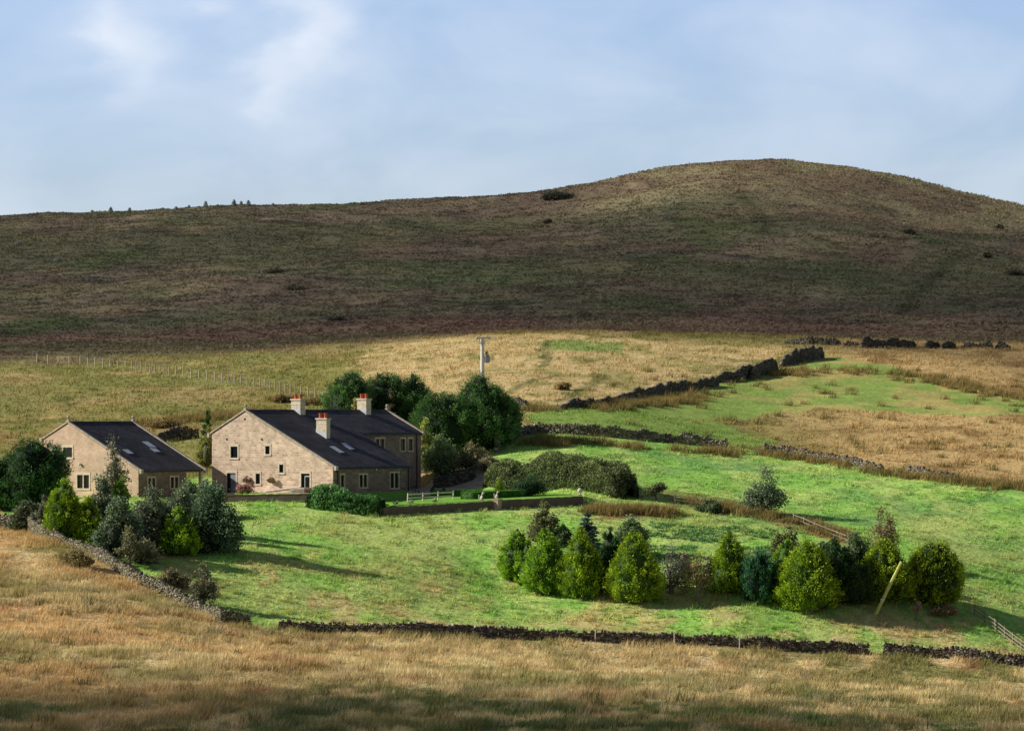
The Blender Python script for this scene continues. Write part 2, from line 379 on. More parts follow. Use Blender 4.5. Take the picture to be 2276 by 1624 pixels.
M = dict(
    ground=mat_attr('turf', nscale=2.2, namt=.22, bump=.4, rough=.95, spec=.05),
    grass=mat_attr('grass_blades', nscale=3, namt=.2, trans=.25, rough=.8, spec=.1),
    leaf=mat_attr('foliage', nscale=1.5, namt=.25, trans=.22, rough=.65, spec=.25),
    bark=mat_plain('bark', (.12,.09,.065), .95, 9, .4),
    palebark=mat_plain('pale_bark', (.24,.20,.15), .95, 9, .4),
    drystone=mat_attr('dry_stone', nscale=7, namt=.45, rough=.95, bump=.4),
    shadestone=mat_masonry('painted_shade_wall', (.37,.245,.185), (.22,.15,.115), (.29,.215,.165), .58, .25),  # darker copy of the wall stone, shade painted into its colour
    stone=mat_masonry('pink_sandstone_wall', (.83,.62,.435), (.52,.37,.265), (.80,.66,.50), .56, .26),
    barnstone=mat_masonry('barn_sandstone_wall', (.76,.535,.365), (.60,.415,.28), (.66,.51,.38), .40, .16),
    slate=mat_masonry('slate_roof', (.108,.106,.118), (.074,.072,.082), (.022,.021,.026), .42, .40, roof=True, rough=.75),
    ashlar=mat_plain('pale_ashlar', (.72,.61,.44), .8, 3, .2),
    coping=mat_plain('weathered_coping', (.50,.43,.32), .85, 2.5, .3),
    lead=mat_plain('lead_flashing', (.62,.64,.68), .5, 3, .2),
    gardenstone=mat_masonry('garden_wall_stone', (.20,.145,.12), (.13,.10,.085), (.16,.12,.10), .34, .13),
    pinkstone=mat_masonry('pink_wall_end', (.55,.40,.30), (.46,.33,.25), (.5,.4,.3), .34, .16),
    pot=mat_plain('terracotta_pot', (.50,.12,.05), .8, 6, .3),
    glass=mat_plain('window_glass', (.012,.014,.017), .12, 2, .2, spec=.5),
    skyglass=mat_plain('skylight_glass', (.62,.68,.74), .15, 2, .1, spec=.9),  # pale base colour stands in for the reflected sky
    black=mat_plain('black_iron', (.015,.015,.017), .5, 5, .2),
    bluedoor=mat_plain('blue_grey_door', (.22,.27,.31), .6, 4, .15),
    white=mat_plain('white_paint', (.72,.72,.70), .6, 6, .08),
    timber=mat_plain('weathered_timber', (.30,.25,.18), .9, 7, .3),
    paletimber=mat_plain('silvered_timber', (.74,.65,.52), .9, 7, .2),
    whitepost=mat_plain('bleached_post', (.46,.41,.33), .9, 7, .2),
    polewood=mat_plain('grey_pole_wood', (.86,.81,.74), .9, 4, .2),
    greenpole=mat_plain('algae_green_pole', (.62,.66,.17), .9, 3, .2),
    steel=mat_plain('galvanised_steel', (.66,.68,.70), .45, 4, .15, metal=.3),
    grey=mat_plain('transformer_grey', (.20,.23,.26), .5, 4, .15),
    statue=mat_plain('lichened_statue_stone', (.72,.65,.50), .9, 7, .25),
    paving=mat_plain('pale_paving', (.40,.36,.31), .9, 3, .2),
    mosscoping=mat_plain('mossy_coping', (.17,.135,.10), .9, 5, .4),
    rock=mat_plain('moor_rock', (.20,.19,.18), .9, 2, .3),
)

# ------------------------------------------------------------------ ground sheet
gc, _, _, _ = ground_colour(GX, GY)
nx, ny = len(gx), len(gy)
idx = np.arange(nx*ny).reshape(ny, nx)
faces = np.stack([idx[:-1,:-1], idx[:-1,1:], idx[1:,1:], idx[1:,:-1]], -1).reshape(-1, 4)
ground = mesh_np('ground', np.stack([GX, GY, GZ], -1).reshape(-1, 3), faces, M['ground'], C=gc.reshape(-1, 3)*.95, smooth=True)
tag(ground, kind='structure')

# ------------------------------------------------------------------ grass: uncountable, one object per sward
def blades(X, Y, Z, C, K, h, w, lean=.35, spread=.12, rng=RNG, var=(.72, 1.3)):
    n = len(X); N = n*K
    b = np.repeat(np.stack([X, Y, Z], 1), K, 0); c = np.repeat(C, K, 0)*rng.uniform(*var, (N, 1))
    hh = np.repeat(h, K)*rng.uniform(.55, 1.15, N); ww = np.repeat(w, K)*rng.uniform(.7, 1.3, N)
    b[:, :2] += rng.normal(0, 1, (N, 2))*(spread*np.repeat(h, K)**.5)[:, None]; b[:, 2] -= .03
    a = rng.uniform(0, 2*np.pi, N); s = np.stack([np.cos(a), np.sin(a), 0*a], 1)*ww[:, None]/2
    t = rng.normal(0, lean, (N, 2))*hh[:, None] + np.array([.22, 0])*hh[:, None]
    tip = b.copy(); tip[:, :2] += t; tip[:, 2] += hh
    V = np.stack([b-s, b+s, tip], 1).reshape(-1, 3)
    Cv = np.stack([c*.88, c*.88, c*1.12], 1).reshape(-1, 3)
    return V, np.arange(3*N).reshape(-1, 3), Cv
def scatter(n, y0, y1, u0=-170, u1=2450):
    Y = np.sqrt(RNG.uniform(y0**2, y1**2, n)); u = RNG.uniform(u0, u1, n); X = (u-CU)*Y/F
    return X, Y
def sward(name, label, n, y0, y1, K, h, w, keep, spread=.2, lean=.35, var=(.72, 1.3), wide=True):
    X, Y = scatter(n, y0, y1)
    if wide:                                                    # thinner cover beyond both sides of the view
        for a, b in ((-750, -170), (2450, 2950)):
            X2, Y2 = scatter(int(n*.13), y0, y1, a, b); X, Y = np.concatenate([X, X2]), np.concatenate([Y, Y2])
    C, p, up, bare = ground_colour(X, Y)
    q = loc_of(HO, X, Y); r = loc_of(BO, X, Y)
    k = keep(X, Y, p, up, bare) & ~bare & ~((q[0]>-5.2)&(q[0]<12.4)&(q[1]>-.4)&(q[1]<26)&((q[0]<5.2)|(q[1]<14.2))) & ~((r[0]>-4)&(r[0]<10.4)&(r[1]>-.3)&(r[1]<11))
    X, Y, C, p = X[k], Y[k], C[k], p[k]
    m = fbm(X/2.0, Y/2.6, 77, 3); hh = h*(.45+1.1*sst(.3, .72, m))
    V, Fc, Cv = blades(X, Y, hz(X, Y), C, K, hh, np.full(len(X), w), lean, spread, var=var)
    o = mesh_np(name, V, Fc, M['grass'], C=Cv); tag(o, label, 'grass', kind='stuff'); return o
sward('moor_grass', 'tall tan moor grass in front of the lower stone walls', 135000, 236, 396, 5, .46, .065, lambda X,Y,p,up,b: (~p)&(Y<396)&((Y<358)|(X<-25)), .22)
sward('pasture_grass', 'short bright green pasture grass around the farm', 60000, 330, 470, 4, .22, .11, lambda X,Y,p,up,b: p|up, .22, .5)
sward('hill_grass', 'rough straw and olive grass on the slope behind the farm', 62000, 395, 640, 4, .36, .12, lambda X,Y,p,up,b: (~p)&(~up), .3, .4)
sward('heather', 'dark brown heather and bent grass on the shaded hill', 110000, 610, 1150, 4, .26, .62, lambda X,Y,p,up,b: np.ones(X.shape, bool), 1.3, .9, (.93, 1.08))
# rushes: dark tall tussocks along walls and in wet ground
rx, ry = [], []
def rush_line(pts, n, s):
    P = poly(pts)
    for i in range(n):
        j = RNG.integers(len(P)-1); t = RNG.random(); q = P[j]*(1-t)+P[j+1]*t
        rx.append(q[0]+RNG.normal(0, s)); ry.append(q[1]+RNG.normal(0, s))
for pts, n_, s in (([(1200,978),(1400,995),(1560,1005),(1625,1012)], 75, .8), ([(1690,1010),(1830,1030),(1980,1056),(2130,1073),(2230,1082),(2330,1092)], 170, .9),
    ([(1330,912),(1450,900),(1570,880)], 120, 1.2), ([(1690,830),(1800,830),(1950,825)], 70, 2.0), ([(1130,905),(1230,915)], 40, 1.0),
    ([(2000,830),(2120,855),(2276,890)], 90, 2.0), ([(1300,1140),(1400,1136),(1490,1142)], 150, .8), ([(1560,1120),(1640,1140),(1760,1155),(1880,1200)], 110, .9),
    ([(320,945),(400,938),(470,930),(560,920)], 110, 2.0), ([(610,890),(640,890)], 14, .8), ([(690,900),(720,898)], 12, .8), ([(1180,985),(1230,990)], 30, .8)):
    rush_line(pts, n_, s)
X, Y = scatter(150, 395, 520, 1300, 2400); k = ~inside(P_PAST, X, Y); rx += list(X[k]); ry += list(Y[k])
X, Y = scatter(240, 240, 335); rx += list(X); ry += list(Y)
X, Y = scatter(90, 375, 430, 1500, 2400); 
X, Y = np.array(rx), np.array(ry); m = len(X)
C = lerp(np.ones((m,3))*np.array([.42,.29,.105]), np.ones((m,3))*np.array([.20,.185,.06]), RNG.random(m))
V, Fc, Cv = blades(X, Y, hz(X, Y), C, 46, RNG.uniform(.6, 1.15, m), np.full(m, .07), .28, .42)
tag(mesh_np('rushes', V, Fc, M['grass'], C=Cv), 'olive brown rush tussocks along the walls and wet ground', 'rushes', kind='stuff')
# tussocks: taller rank grass in the pasture and pale seed heads on the near slope
X, Y = scatter(3200, 345, 398, -100, 2400); C, p, up, bare = ground_colour(X, Y); k = p & ~bare & (fbm(X/7, Y/7, 95, 3) > .42); X, Y, C = X[k], Y[k], C[k]; m = len(X)
C = np.minimum(C*lerp(np.ones((m,3))*np.array([.75,.78,.7]), np.ones((m,3))*np.array([1.5,1.12,1.5]), RNG.random(m)), .8)
V, Fc, Cv = blades(X, Y, hz(X, Y), C, 22, RNG.uniform(.25, .55, m), np.full(m, .07), .5, .38)
tag(mesh_np('pasture_tussocks', V, Fc, M['grass'], C=Cv), 'rank tussocks scattered over the green pasture', 'grass', kind='stuff')
X, Y = scatter(900, 238, 345); k = (fbm(X/8, Y/10, 96, 3) > .48); X, Y = X[k], Y[k]; C, p, up, bare = ground_colour(X, Y); X, Y = X[~p], Y[~p]; m = len(X)
C = lerp(np.ones((m,3))*np.array([.62,.50,.30]), np.ones((m,3))*np.array([.34,.28,.11]), RNG.random(m))
V, Fc, Cv = blades(X, Y, hz(X, Y), C, 40, RNG.uniform(.45, .95, m), np.full(m, .06), .35, .5)
tag(mesh_np('seeding_grass', V, Fc, M['grass'], C=Cv), 'pale seeding grass clumps on the near slope', 'grass', kind='stuff')
# docks: broad leaves in the pasture
X, Y = scatter(1300, 376, 392, 1380, 1720); k = fbm(X/4, Y/3, 90, 3) > .46; X, Y = X[k], Y[k]; m = len(X)
V, Fc, Cv = blades(X, Y, hz(X, Y), np.ones((m,3))*np.array([.15,.32,.11]), 6, RNG.uniform(.22,.38,m), np.full(m,.16), .8, .25)
tag(mesh_np('dock_leaves', V, Fc, M['grass'], C=Cv), 'broad dark dock leaves in the pasture below the garden wall', 'weeds', kind='stuff')

# ------------------------------------------------------------------ dry stone walls
def resample(P, step=.25):
    P = np.array(P, float); d = np.concatenate([[0], np.cumsum(np.hypot(*np.diff(P[:, :2], axis=0).T))])
    s = np.arange(0, d[-1], step); return np.stack([np.interp(s, d, P[:, i]) for i in range(P.shape[1])], 1), s
def dry_wall(name, label, pts, h, pal, seed, ragged=.15, thick=.5, cat='stone wall', world=False, step=.21, group=None, cope=True, rows=(.10,.155)):
    """pts: ground points; h: heights at the points; every stone is modelled, the wall is one mesh"""
    rng = np.random.default_rng(seed)
    P = np.array(pts, float) if world else poly(pts)
    h = np.full(len(P), h) if not hasattr(h, '__len__') else np.array(h, float)
    if group:                                                   # ruined ends slump
        e0, e1 = P[0]+(P[0]-P[1])/np.linalg.norm(P[0]-P[1])*.5, P[-1]+(P[-1]-P[-2])/np.linalg.norm(P[-1]-P[-2])*.5
        P = np.vstack([e0, P, e1]); h = np.concatenate([[h[0]*.35], h, [h[-1]*.3]])
    Q, s = resample(np.column_stack([P, h]), .1); T = np.gradient(Q[:, :2], axis=0); T /= np.linalg.norm(T, axis=1)[:, None]+1e-9
    org = np.array([Q[0,0], Q[0,1], float(hz(Q[0,0], Q[0,1]))])
    V, Fc, C = [], [], []
    pal = np.array(pal)
    def stone(i, l, z0, z1, th):
        i = min(i, len(Q)-1); c, t = Q[i, :2], T[i]; nrm = np.array([-t[1], t[0]])
        g = float(hz(c[0], c[1])); j = rng.normal(0, .022, (8, 3)); off = rng.normal(0, .025)
        b = len(V)
        for k, (sx, sy, zz) in enumerate(((-1,-1,z0),(1,-1,z0),(1,1,z0),(-1,1,z0),(-1,-1,z1),(1,-1,z1),(1,1,z1),(-1,1,z1))):
            q = c + t*sx*l/2 + nrm*(sy*th/2+off)
            V.append((q[0]-org[0]+j[k,0], q[1]-org[1]+j[k,1], g+zz-org[2]+j[k,2]*.6))
        for q in ((0,3,2,1),(4,5,6,7),(0,1,5,4),(1,2,6,5),(2,3,7,6),(3,0,4,7)): Fc.append([b+x for x in q])
        cc = pal[rng.integers(len(pal))]*rng.uniform(.6, 1.35); C.extend([cc]*8)
    L = s[-1]; rowz = -.25
    hmax = h.max()*1.25; rg = fbm(s/1.7+seed*3.1, s*0+seed, 5, 3)
    while rowz < hmax:
        rh = rng.uniform(*rows); x = rng.uniform(-.2, 0)
        while x < L:
            l = rng.uniform(.7, 1.5)*step*1.25; i = int((x+l/2)/.1)
            if i < len(Q):
                top = Q[i, 2]*(1+ragged*2*(rg[i]-.5)*2)
                if rowz+rh*.6 < top: stone(max(i, 0), l*1.02, rowz, rowz+rh*1.04, thick*(1-.28*max(rowz, 0)/max(hmax, .1))*rng.uniform(.9, 1.1))
                elif cope and rowz < top+rh*.4 and rng.random() < .85:
                    stone(max(i,0), .11, rowz-.03, rowz+rng.uniform(.10,.26), thick*.72); x += .13; continue
            x += l
        rowz += rh
    o = mesh_np(name, V, Fc, M['drystone'], C=C, loc=org); tag(o, label, cat, group); return o
GREY = [(.20,.175,.12),(.26,.23,.15),(.16,.145,.09),(.21,.20,.125),(.33,.30,.23)]
DARK = [(.13,.10,.08),(.17,.135,.105),(.22,.185,.145),(.11,.085,.07),(.36,.33,.28)]
PALE = [(.19,.16,.12),(.23,.195,.15),(.14,.12,.09),(.36,.32,.27)]
BLACK = [(.12,.11,.085),(.16,.145,.11),(.22,.20,.155),(.10,.092,.07)]
dry_wall('dry_stone_wall', 'sunlit lichened dry stone wall running diagonally below the left trees', L_W1, [1.35,1.5,1.4,1.25,.45,.95,.95,.85,.85,1.0,.95], GREY, 1, .16)
dry_wall('dry_stone_wall', 'long dark dry stone wall along the bottom of the green pasture', L_W2, [.70,.80,.88,.92,.92,.80,.90,.80], DARK, 2, .13)
dry_wall('dry_stone_wall', 'short dark dry stone wall right of the gap in the lower boundary', L_W2B, [.92,.92,.88,.85], DARK, 3, .13)
dry_wall('dry_stone_wall', 'pale topped tumbledown wall from the dark conifers along the middle pasture', [(1196,962),(1290,966),(1400,975),(1500,984),(1570,992),(1617,1000)], [1.2,1.1,1.05,1.05,1.15,1.4], PALE, 4, .2)
dry_wall('dry_stone_wall', 'shaded curved stone wall with a broken pale end beside the dark conifers', [(1103,1004),(1112,990),(1135,975),(1165,968),(1194,962)], [1.9,1.6,1.2,1.0,1.0], DARK+[(.42,.38,.32)], 5, .1)
dry_wall('dry_stone_wall', 'collapsed rush grown wall between green pasture and tan grass at right', [(1700,1008),(1760,1013),(1830,1024),(1900,1036),(1960,1048)], [.95,.9,.75,.75,.45], PALE, 6, .22)
dry_wall('dry_stone_wall', 'last low remnant of the rushy wall nearest the right edge', [(2020,1052),(2060,1058),(2130,1068)], [.85,.7,.45], PALE, 7, .25)
for i, (pts, hh, lab) in enumerate((
    ([(1140,908),(1168,910)], [1.2,.8], 'isolated dark stone wall stub right of the tall dark conifer'),
    ([(1250,910),(1285,905),(1340,903),(1410,888)], [.45,1.0,.65,.7], 'ruined wall stretch at the lower end of the hillside line, with low middle'),
    ([(1412,885),(1440,880),(1480,872)], [1.05,1.0,.8], 'thick dark wall stretch second from the bottom of the hillside line'),
    ([(1482,872),(1540,866),(1590,858)], [1.1,1.05,1.15], 'long level dark wall stretch in the middle of the hillside line'),
    ([(1594,850),(1632,846)], [1.1,1.0], 'low dark wall lump above the tan rush bank on the hillside line'),
    ([(1636,846),(1668,838)], [1.3,1.5], 'upright dark wall lump below the biggest ruined stretch'),
    ([(1672,842),(1700,832),(1722,824)], [1.0,1.5,1.2], 'dark humped wall lump next to the biggest ruined stretch'),
    ([(1738,815),(1760,808),(1825,796)], [.8,1.65,1.5], 'tallest black ruined wall stretch at the top of the hillside line'))):
    dry_wall('ruined_wall', lab, pts, hh, BLACK, 20+i, .30, .7, 'ruined wall', group='ruined wall stretches climbing the hillside')
for i, (pts, hh, lab) in enumerate((
    ([(1750,764),(1800,766),(1862,768)], [.5,1.0,.9], 'far dark wall stretch just above the tallest ruined wall'),
    ([(1882,770),(1902,771)], [.7,.6], 'small far wall heap left of the pair on the skyline field edge'),
    ([(1920,773),(1940,773)], [1.3,1.1], 'far wall heap touching the long far stretch'),
    ([(1944,773),(2028,772)], [1.2,1.0], 'longest far wall stretch below the dome shaped hill'),
    ([(2062,774),(2084,774)], [1.0,.9], 'rounded far wall heap right of the longest far stretch'),
    ([(2098,775),(2118,775)], [.7,.8], 'low far wall heap midway to the right edge'),
    ([(2145,775),(2200,776)], [.6,1.0], 'ragged far wall stretch nearest the right edge'),
    ([(2222,776),(2240,777)], [.9,.7], 'last far wall heap at the right edge'))):
    dry_wall('ruined_wall', lab, pts, hh, BLACK, 40+i, .25, .7, 'ruined wall', group='broken wall along the foot of the hill')
dry_wall('dry_stone_wall', 'dark wall behind the yard between the barn and the farmhouse', [(352,982),(395,976),(442,972)], [1.1,1.3,1.1], BLACK, 60, .12)
dry_wall('dry_stone_wall', 'pale stone wall left of the barn behind the dark conifer', [(x, y) for x, y in ((-62.5,409),(-56,412),(-51.5,414))], [1.9,1.8,1.6], PALE, 61, .1, world=True)
def gwp(s, t=0): return (GW0[0]+GWD[0]*s-GWD[1]*t, GW0[1]+GWD[1]*s+GWD[0]*t)
def garden_wall(label, p0, p1, zt0, zt1, mat, th=.34):
    p0, p1 = np.array(p0), np.array(p1); L_ = np.linalg.norm(p1-p0); a = math.atan2(*(p1-p0)[::-1]); root = empty('garden_wall', (p0[0], p0[1], zt0), a)
    tag(root, label, 'garden wall'); m = MB(); c = MB(); n_ = max(1, int(L_/1.2)); rr = random.Random(len(label))
    for i in range(n_):
        xa, xb = L_*i/n_, L_*(i+1)/n_; za, zb = (zt1-zt0)*i/n_, (zt1-zt0)*(i+1)/n_
        m.hexa([(xa,-th/2,za-2.2),(xb,-th/2,zb-2.2),(xb,th/2,zb-2.2),(xa,th/2,za-2.2),(xa,-th/2,za),(xb,-th/2,zb),(xb,th/2,zb),(xa,th/2,za)])
        k = 3
        for j in range(k):
            x0, x1 = xa+(xb-xa)*j/k+.006, xa+(xb-xa)*(j+1)/k-.006; z0_, z1_ = (za+(zb-za)*j/k), (za+(zb-za)*(j+1)/k); u = rr.uniform(.05,.11); q = th/2+rr.uniform(.01,.05)
            c.hexa([(x0,-q,z0_+.002),(x1,-q,z1_+.002),(x1,q,z1_+.002),(x0,q,z0_+.002),(x0,-q,z0_+u),(x1,-q,z1_+u),(x1,q,z1_+u),(x0,q,z0_+u)])
    m.build('wall', mat, root); c.build('coping', M['mosscoping'] if mat is M['gardenstone'] else mat, root)
def zv(x, y, v): return (HV-v)*y/F
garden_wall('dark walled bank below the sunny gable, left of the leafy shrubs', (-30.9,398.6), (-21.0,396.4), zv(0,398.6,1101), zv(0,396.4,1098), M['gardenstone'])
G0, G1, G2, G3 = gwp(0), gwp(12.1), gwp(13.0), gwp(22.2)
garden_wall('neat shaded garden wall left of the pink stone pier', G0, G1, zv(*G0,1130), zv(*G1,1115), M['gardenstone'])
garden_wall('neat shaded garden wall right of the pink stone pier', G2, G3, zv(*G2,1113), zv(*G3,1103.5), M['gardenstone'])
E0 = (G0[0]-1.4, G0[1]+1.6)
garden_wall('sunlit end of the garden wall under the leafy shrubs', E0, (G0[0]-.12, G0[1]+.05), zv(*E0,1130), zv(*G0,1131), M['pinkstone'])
dry_wall('garden_wall', 'dark stepped garden wall rising to the right behind the box hedges', [(965,1084),(1000,1080),(1030,1072),(1055,1062)], [1.15,1.35,1.5,1.4], BLACK, 66, .05, cope=False)

# ------------------------------------------------------------------ vegetation
def unit(v): return v/(np.linalg.norm(v, axis=-1, keepdims=True)+1e-9)
def leaves(c, d, ln, wd, C, rng):
    n = len(c); s = unit(np.cross(d, rng.normal(0, 1, (n, 3))))
    ln, wd = np.broadcast_to(ln, n)[:, None], np.broadcast_to(wd, n)[:, None]
    V = np.stack([c-d*ln/2, c+s*wd/2, c+d*ln/2, c-s*wd/2], 1).reshape(-1, 3)
    return V, np.arange(4*n).reshape(-1, 4), np.repeat(C, 4, 0)
def hull(cx, r, hgt, z0, prof, C, rng, n=14, m=9):
    V, Fc = [], []
    for i in range(m+1):
        t = i/m
        for k in range(n):
            a = 2*math.pi*k/n; q = r*max(prof(t), .02)*rng.uniform(.85, 1.1)
            V.append((cx[0]+q*math.cos(a), cx[1]+q*math.sin(a), z0+hgt*t))
    for i in range(m):
        for k in range(n):
            k2 = (k+1) % n; Fc.append((i*n+k, i*n+k2, (i+1)*n+k2, (i+1)*n+k))
    return np.array(V), np.array(Fc), np.repeat(np.array([C]), len(V), 0)
def join(parts):
    V, Fc, C, b = [], [], [], 0
    parts = [(v, f, np.minimum(c*1.65, .75)) for v, f, c in parts]
    for v, f, c in parts: V.append(v); Fc.append(f+b); C.append(c); b += len(v)
    return np.vstack(V), np.vstack(Fc), np.vstack(C)
def p_cyp(t): return (min(1, .72+1.6*t) if t < .18 else 1)*max(0, 1-max(0, (t-.15)/.86)**1.75)**.95
def p_col(t): return min(1, .7+2*t)*max(0, 1-max(0, (t-.35)/.66)**2.2)**.75
def p_round(t): return math.sqrt(max(0, 1-(2*t-.82)**2/1.4)) if t < .97 else .15
def p_spruce(t): return max(.02, 1-t)**.9
def conifer(h, w, light, dark, rng, prof=p_cyp, dens=1.0, up=.6, leaf=(.30,.085), lump=.13, sharp=1.0):
    light, dark = np.array(light), np.array(dark); R = w/2
    prof_v = np.vectorize(prof)
    area = R*h*4.2; nc = int(np.clip(area*3.6*dens, 80, 620))
    t = rng.random(nc*3); keep = rng.random(nc*3) < np.maximum(prof_v(t), .15); t = t[keep][:nc]; a = rng.uniform(0, 2*np.pi, len(t))
    lob = 1+lump*np.sin(a*3+rng.uniform(0,6)+t*5)*.6+rng.normal(0, lump*.55, len(t))
    rr = R*prof_v(t)*lob*.86
    cen = np.stack([rr*np.cos(a), rr*np.sin(a), .03*h+t*h*.93], 1); outd = np.stack([np.cos(a), np.sin(a), 0*a], 1)
    tint = rng.uniform(.80, 1.2, len(t)); npc = 60; N = len(t)*npc
    cs = np.clip(.078*w**.8, .15, .40)
    d3 = rng.normal(0, 1, (N, 3)); o = np.repeat(outd, npc, 0)
    e = rng.normal(0, 1, N)*.55
    c = np.repeat(cen, npc, 0) + d3*cs*np.array([.62,.62,.75]) + (o*.5+np.array([0,0,up*.8]))*(e*cs)[:, None]
    dd = unit(o*.75+np.array([0,0,up])+rng.normal(0, .42, (N, 3)))
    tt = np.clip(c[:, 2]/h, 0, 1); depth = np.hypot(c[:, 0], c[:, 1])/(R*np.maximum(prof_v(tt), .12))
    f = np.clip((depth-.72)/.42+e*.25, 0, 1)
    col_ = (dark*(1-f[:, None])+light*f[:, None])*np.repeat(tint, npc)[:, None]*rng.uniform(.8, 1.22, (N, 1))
    c[:, 2] = np.maximum(c[:, 2], .05)
    L = leaves(c, dd, rng.uniform(.7, 1.3, N)*leaf[0], rng.uniform(.7, 1.3, N)*leaf[1], col_, rng)
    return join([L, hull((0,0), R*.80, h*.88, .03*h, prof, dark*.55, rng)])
def spruce(h, w, light, dark, rng):
    light, dark = np.array(light), np.array(dark); P = []
    tiers = int(np.clip(h*2.6, 8, 26)); cs, ds, cc = [], [], []
    for i in range(tiers):
        t = (i+.3)/tiers; r = w/2*(1-t)**.85+.08; nb = max(5, int(11*(1-t)+4))
        for k in range(nb):
            a = rng.uniform(0, 6.28); rl = r*rng.uniform(.7, 1.15); n = int(16+70*rl)
            q = rng.random(n)**.7; o = np.array([math.cos(a), math.sin(a), 0])
            side = np.array([-o[1], o[0], 0]); lat = rng.normal(0, .16+.12*rl, n)*q
            pos = o*(q*rl)[:, None]+side*lat[:, None]+np.array([0,0,1])*(t*h*.95+.05*h-q*rl*.25+rng.normal(0,.07,n)+q*q*rl*.12)[:, None]
            cs.append(pos); ds.append(unit(o*1.0+side*np.sign(lat)[:, None]*.6+rng.normal(0,.3,(n,3))))
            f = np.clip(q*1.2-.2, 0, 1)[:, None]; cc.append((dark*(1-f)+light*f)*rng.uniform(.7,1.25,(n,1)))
    c, d, C = np.vstack(cs), np.vstack(ds), np.vstack(cc); c[:, 2] = np.maximum(c[:, 2], .05)
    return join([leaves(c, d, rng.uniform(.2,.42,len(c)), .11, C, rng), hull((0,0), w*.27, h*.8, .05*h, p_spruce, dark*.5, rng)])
def broadleaf(h, w, light, dark, rng, z0=.0, dens=1.0, leaf=.26, open_=.0, d=None, flat=1.0, core=True, npc=58, csz=.105, lop=0, lobes=5):
    """clumps of leaves round limb ends; returns crown arrays and limb ends"""
    light, dark = np.array(light)*1.4, np.array(dark)*1.4; d = d or w
    nl = 1 if lobes == 1 else max(2, lobes)
    lx = np.append(rng.uniform(-.30, .30, nl-1), rng.uniform(-.06, .06)); ly = np.append(rng.uniform(-.28, .28, nl-1), 0)
    lt = np.append(rng.uniform(.55, .92, nl-1), 1.0)*h; lw = np.append(rng.uniform(.42, .62, nl-1), .55 if nl > 1 else .95)
    if nl > 1: lt[:-1] *= 1-.35*np.abs(lx[:-1])/.3*flat*.6; lx[0], lx[1 % nl] = (-.27, .27) if nl > 2 else (lx[0], lx[1])
    nc = int(np.clip(44*dens*(w*h)**.45, 14, 320)); q = unit(rng.normal(0, 1, (nc, 3))); r = rng.random(nc)**(.34 if not open_ else .5)
    k = rng.choice(nl, nc, p=(lt*lw)/(lt*lw).sum()); hb = h*z0; taper = 1-.30*np.clip(q[:, 2]*r, 0, 1)*flat
    cen = np.stack([lx[k]*w+q[:,0]*r*w*.5*lw[k]*.86*taper, ly[k]*d+q[:,1]*r*d*.5*lw[k]*.86*taper, hb+(lt[k]-hb)*(.5+.47*q[:,2]*r)], 1)
    cen[:, 0] += lop*(cen[:, 2]/h-.5)*w
    cs = csz*w*rng.uniform(.7, 1.35, nc)
    N = nc*npc; base = np.repeat(cen, npc, 0); off = rng.normal(0, 1, (N, 3))*np.repeat(cs, npc)[:, None]*np.array([.62,.62,.5])
    c = base+off; c[:, 2] = np.maximum(c[:, 2], .05)
    dd = unit(rng.normal(0, 1, (N, 3))+np.array([0,0,.35]))
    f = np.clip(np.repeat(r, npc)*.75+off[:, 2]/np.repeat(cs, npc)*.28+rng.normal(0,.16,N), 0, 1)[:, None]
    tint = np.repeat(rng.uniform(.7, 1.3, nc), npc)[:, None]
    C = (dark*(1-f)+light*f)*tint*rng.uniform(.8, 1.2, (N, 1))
    L = leaves(c, dd, rng.uniform(.7, 1.3, N)*leaf, rng.uniform(.7, 1.3, N)*leaf*.62, C, rng)
    parts = [L]
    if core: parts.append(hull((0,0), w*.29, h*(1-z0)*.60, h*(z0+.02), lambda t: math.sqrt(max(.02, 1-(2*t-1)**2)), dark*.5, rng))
    return join(parts), cen
def limbs(h, rng, ends=None, r=None, stems=1, straight=False, top=.8):
    mb = MB(); r = r or .028*h+.03
    for s in range(stems):
        bx, by = (rng.normal(0, .25, 2) if stems > 1 else (0, 0)); lean = rng.normal(0, .05, 2)*(0 if straight else 1)
        pts = [(bx+lean[0]*h*t+math.sin(t*5+s)*.02*h*(not straight), by+lean[1]*h*t, -.15+h*top*t) for t in (0,.15,.35,.6,.8,1)]
        mb.tube(pts, [r*1.25, r, r*.85, r*.6, r*.4, r*.15], 6)
        if ends is not None:
            for e in ends[rng.permutation(len(ends))[:(16 if stems == 1 else 7)]]:
                t = float(np.clip(e[2]/h-.25, .12, .75)); k = int(t*5); p = Vector(pts[min(k+1, 4)])
                e = Vector(e.tolist()); mid = p.lerp(e, .5)+Vector((0, 0, .04*h))
                mb.tube([p, mid, e], [r*.45, r*.28, r*.08], 5)
    return mb
